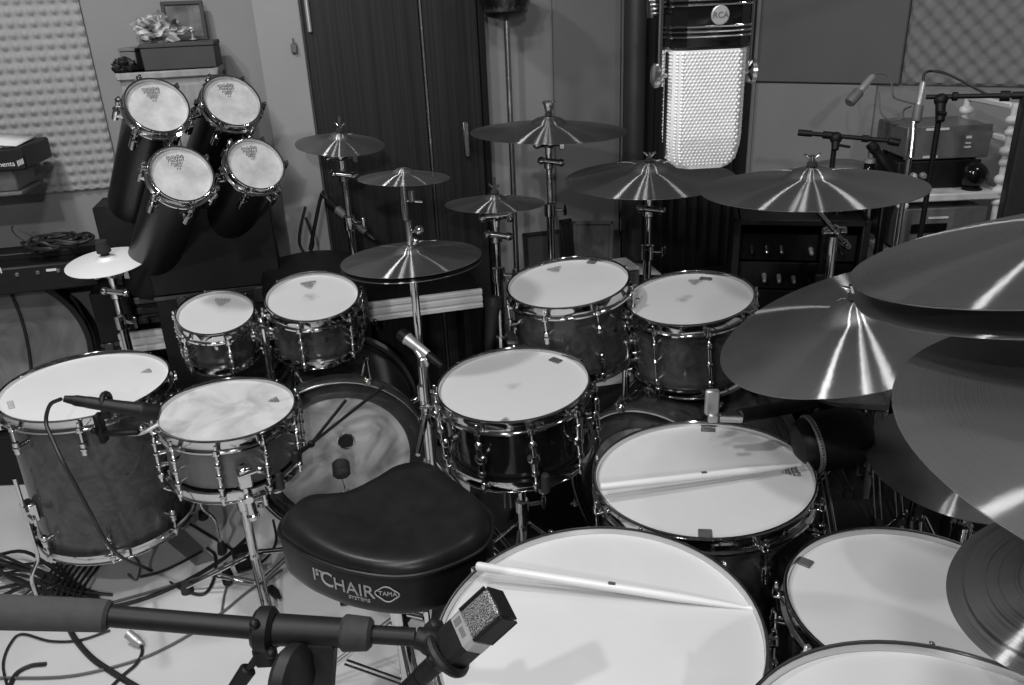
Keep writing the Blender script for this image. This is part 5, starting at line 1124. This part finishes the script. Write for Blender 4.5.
MB().turned((0, 0, -.03), (0, 0, .05), [(0, 0), (0, .014), (.4, .017), (.7, .012), (1, .006), (1, 0)], 16).build('body', black_plastic, ad); MB().cyl((0, 0, -.036), (0, 0, -.028), .010).build('rear_cap', rubber, ad)
pa = atz(276, 597, 0); ad = thing('cable_connector', 'dark barrel plug on the floor under the stool lettering', 'connector', pa + V((0, 0, .014)), zto((.6, -.7, .05)))
MB().turned((0, 0, -.03), (0, 0, .03), [(0, 0), (0, .012), (.5, .013), (.7, .009), (1, .005), (1, 0)], 16).build('body', black_plastic, ad); MB().cyl((0, 0, -.034), (0, 0, -.028), .009).build('rear_cap', rubber, ad)
# folded cloth strip and flat pieces: painted shadow patch, rug, tape
def flat(name, label, cat, poly, z0, z1, mat):
    P = [atz(x, y, 0) for x, y in poly]; m = MB().prism([(p.x, p.y) for p in P], z0, z1, 0); return tag(m.build(name, mat), label, cat)
flat('floor_shadow_patch', 'grey square mat on the floor under the metal snare stand', 'mat', [(158, 534), (184, 530), (216, 560), (196, 566)], .0003, .002, noisy('painted_floor_shadow', .16, .2, 20, .9))  # darker flat piece standing in for a shadow on the floor
m = MB().prism([(-.08, .72), (1.7, .6), (1.62, 2.70), (1.0, 3.2), (-.20, 2.95)], 0, .0025, 0); tag(m.build('rug', noisy('black_rug', .006, .012, 60, .95)), 'black rug under the drums beside the stool', 'rug')
flat('tape_strip', 'white strip of tape on the floor next to the grey mat', 'tape', [(183, 526), (190, 526), (238, 554), (226, 555)], .0003, .0016, white_paint)

# ------------------------------------------------------------------ light
def area(name, loc, target, size, power, sy=None, shape='DISK'):
    l = bpy.data.lights.new(name, 'AREA'); l.energy = power; l.size = size; l.shape = shape if sy is None else 'RECTANGLE'
    if sy: l.size_y = sy
    o = bpy.data.objects.new(name, l); COL.objects.link(o); o.location = loc
    o.rotation_mode = 'QUATERNION'; o.rotation_quaternion = (V(target) - V(loc)).to_track_quat('-Z', 'Y'); return o
area('key_lamp', (-.95, -.35, 2.5), (-.2, 2.0, .6), .09, 20)
area('rear_lamp', (.10, -1.8, 2.25), (-.1, 1.9, .5), .09, 29)
area('ceiling_lamp', (-1.30, 1.45, 2.9), (-1.1, 1.7, 0), .22, 28)
area('ceiling_lamp', (-.15, .48, 2.9), (.4, 1.1, 0), .22, 17)
area('ceiling_lamp', (-.75, .25, 2.9), (-.6, .8, 0), .22, 13)
area('ceiling_lamp', (1.5, 1.5, 2.8), (1.4, 2.2, 0), .22, 7)
wd = bpy.data.worlds.new('world'); SC.world = wd; wd.use_nodes = True
wd.node_tree.nodes['Background'].inputs[0].default_value = (.5, .5, .5, 1); wd.node_tree.nodes['Background'].inputs[1].default_value = .11
SC.view_settings.view_transform = 'Standard'; SC.view_settings.look = 'None'; SC.view_settings.exposure = 0; SC.view_settings.gamma = 1
SC.view_settings.use_curve_mapping = False
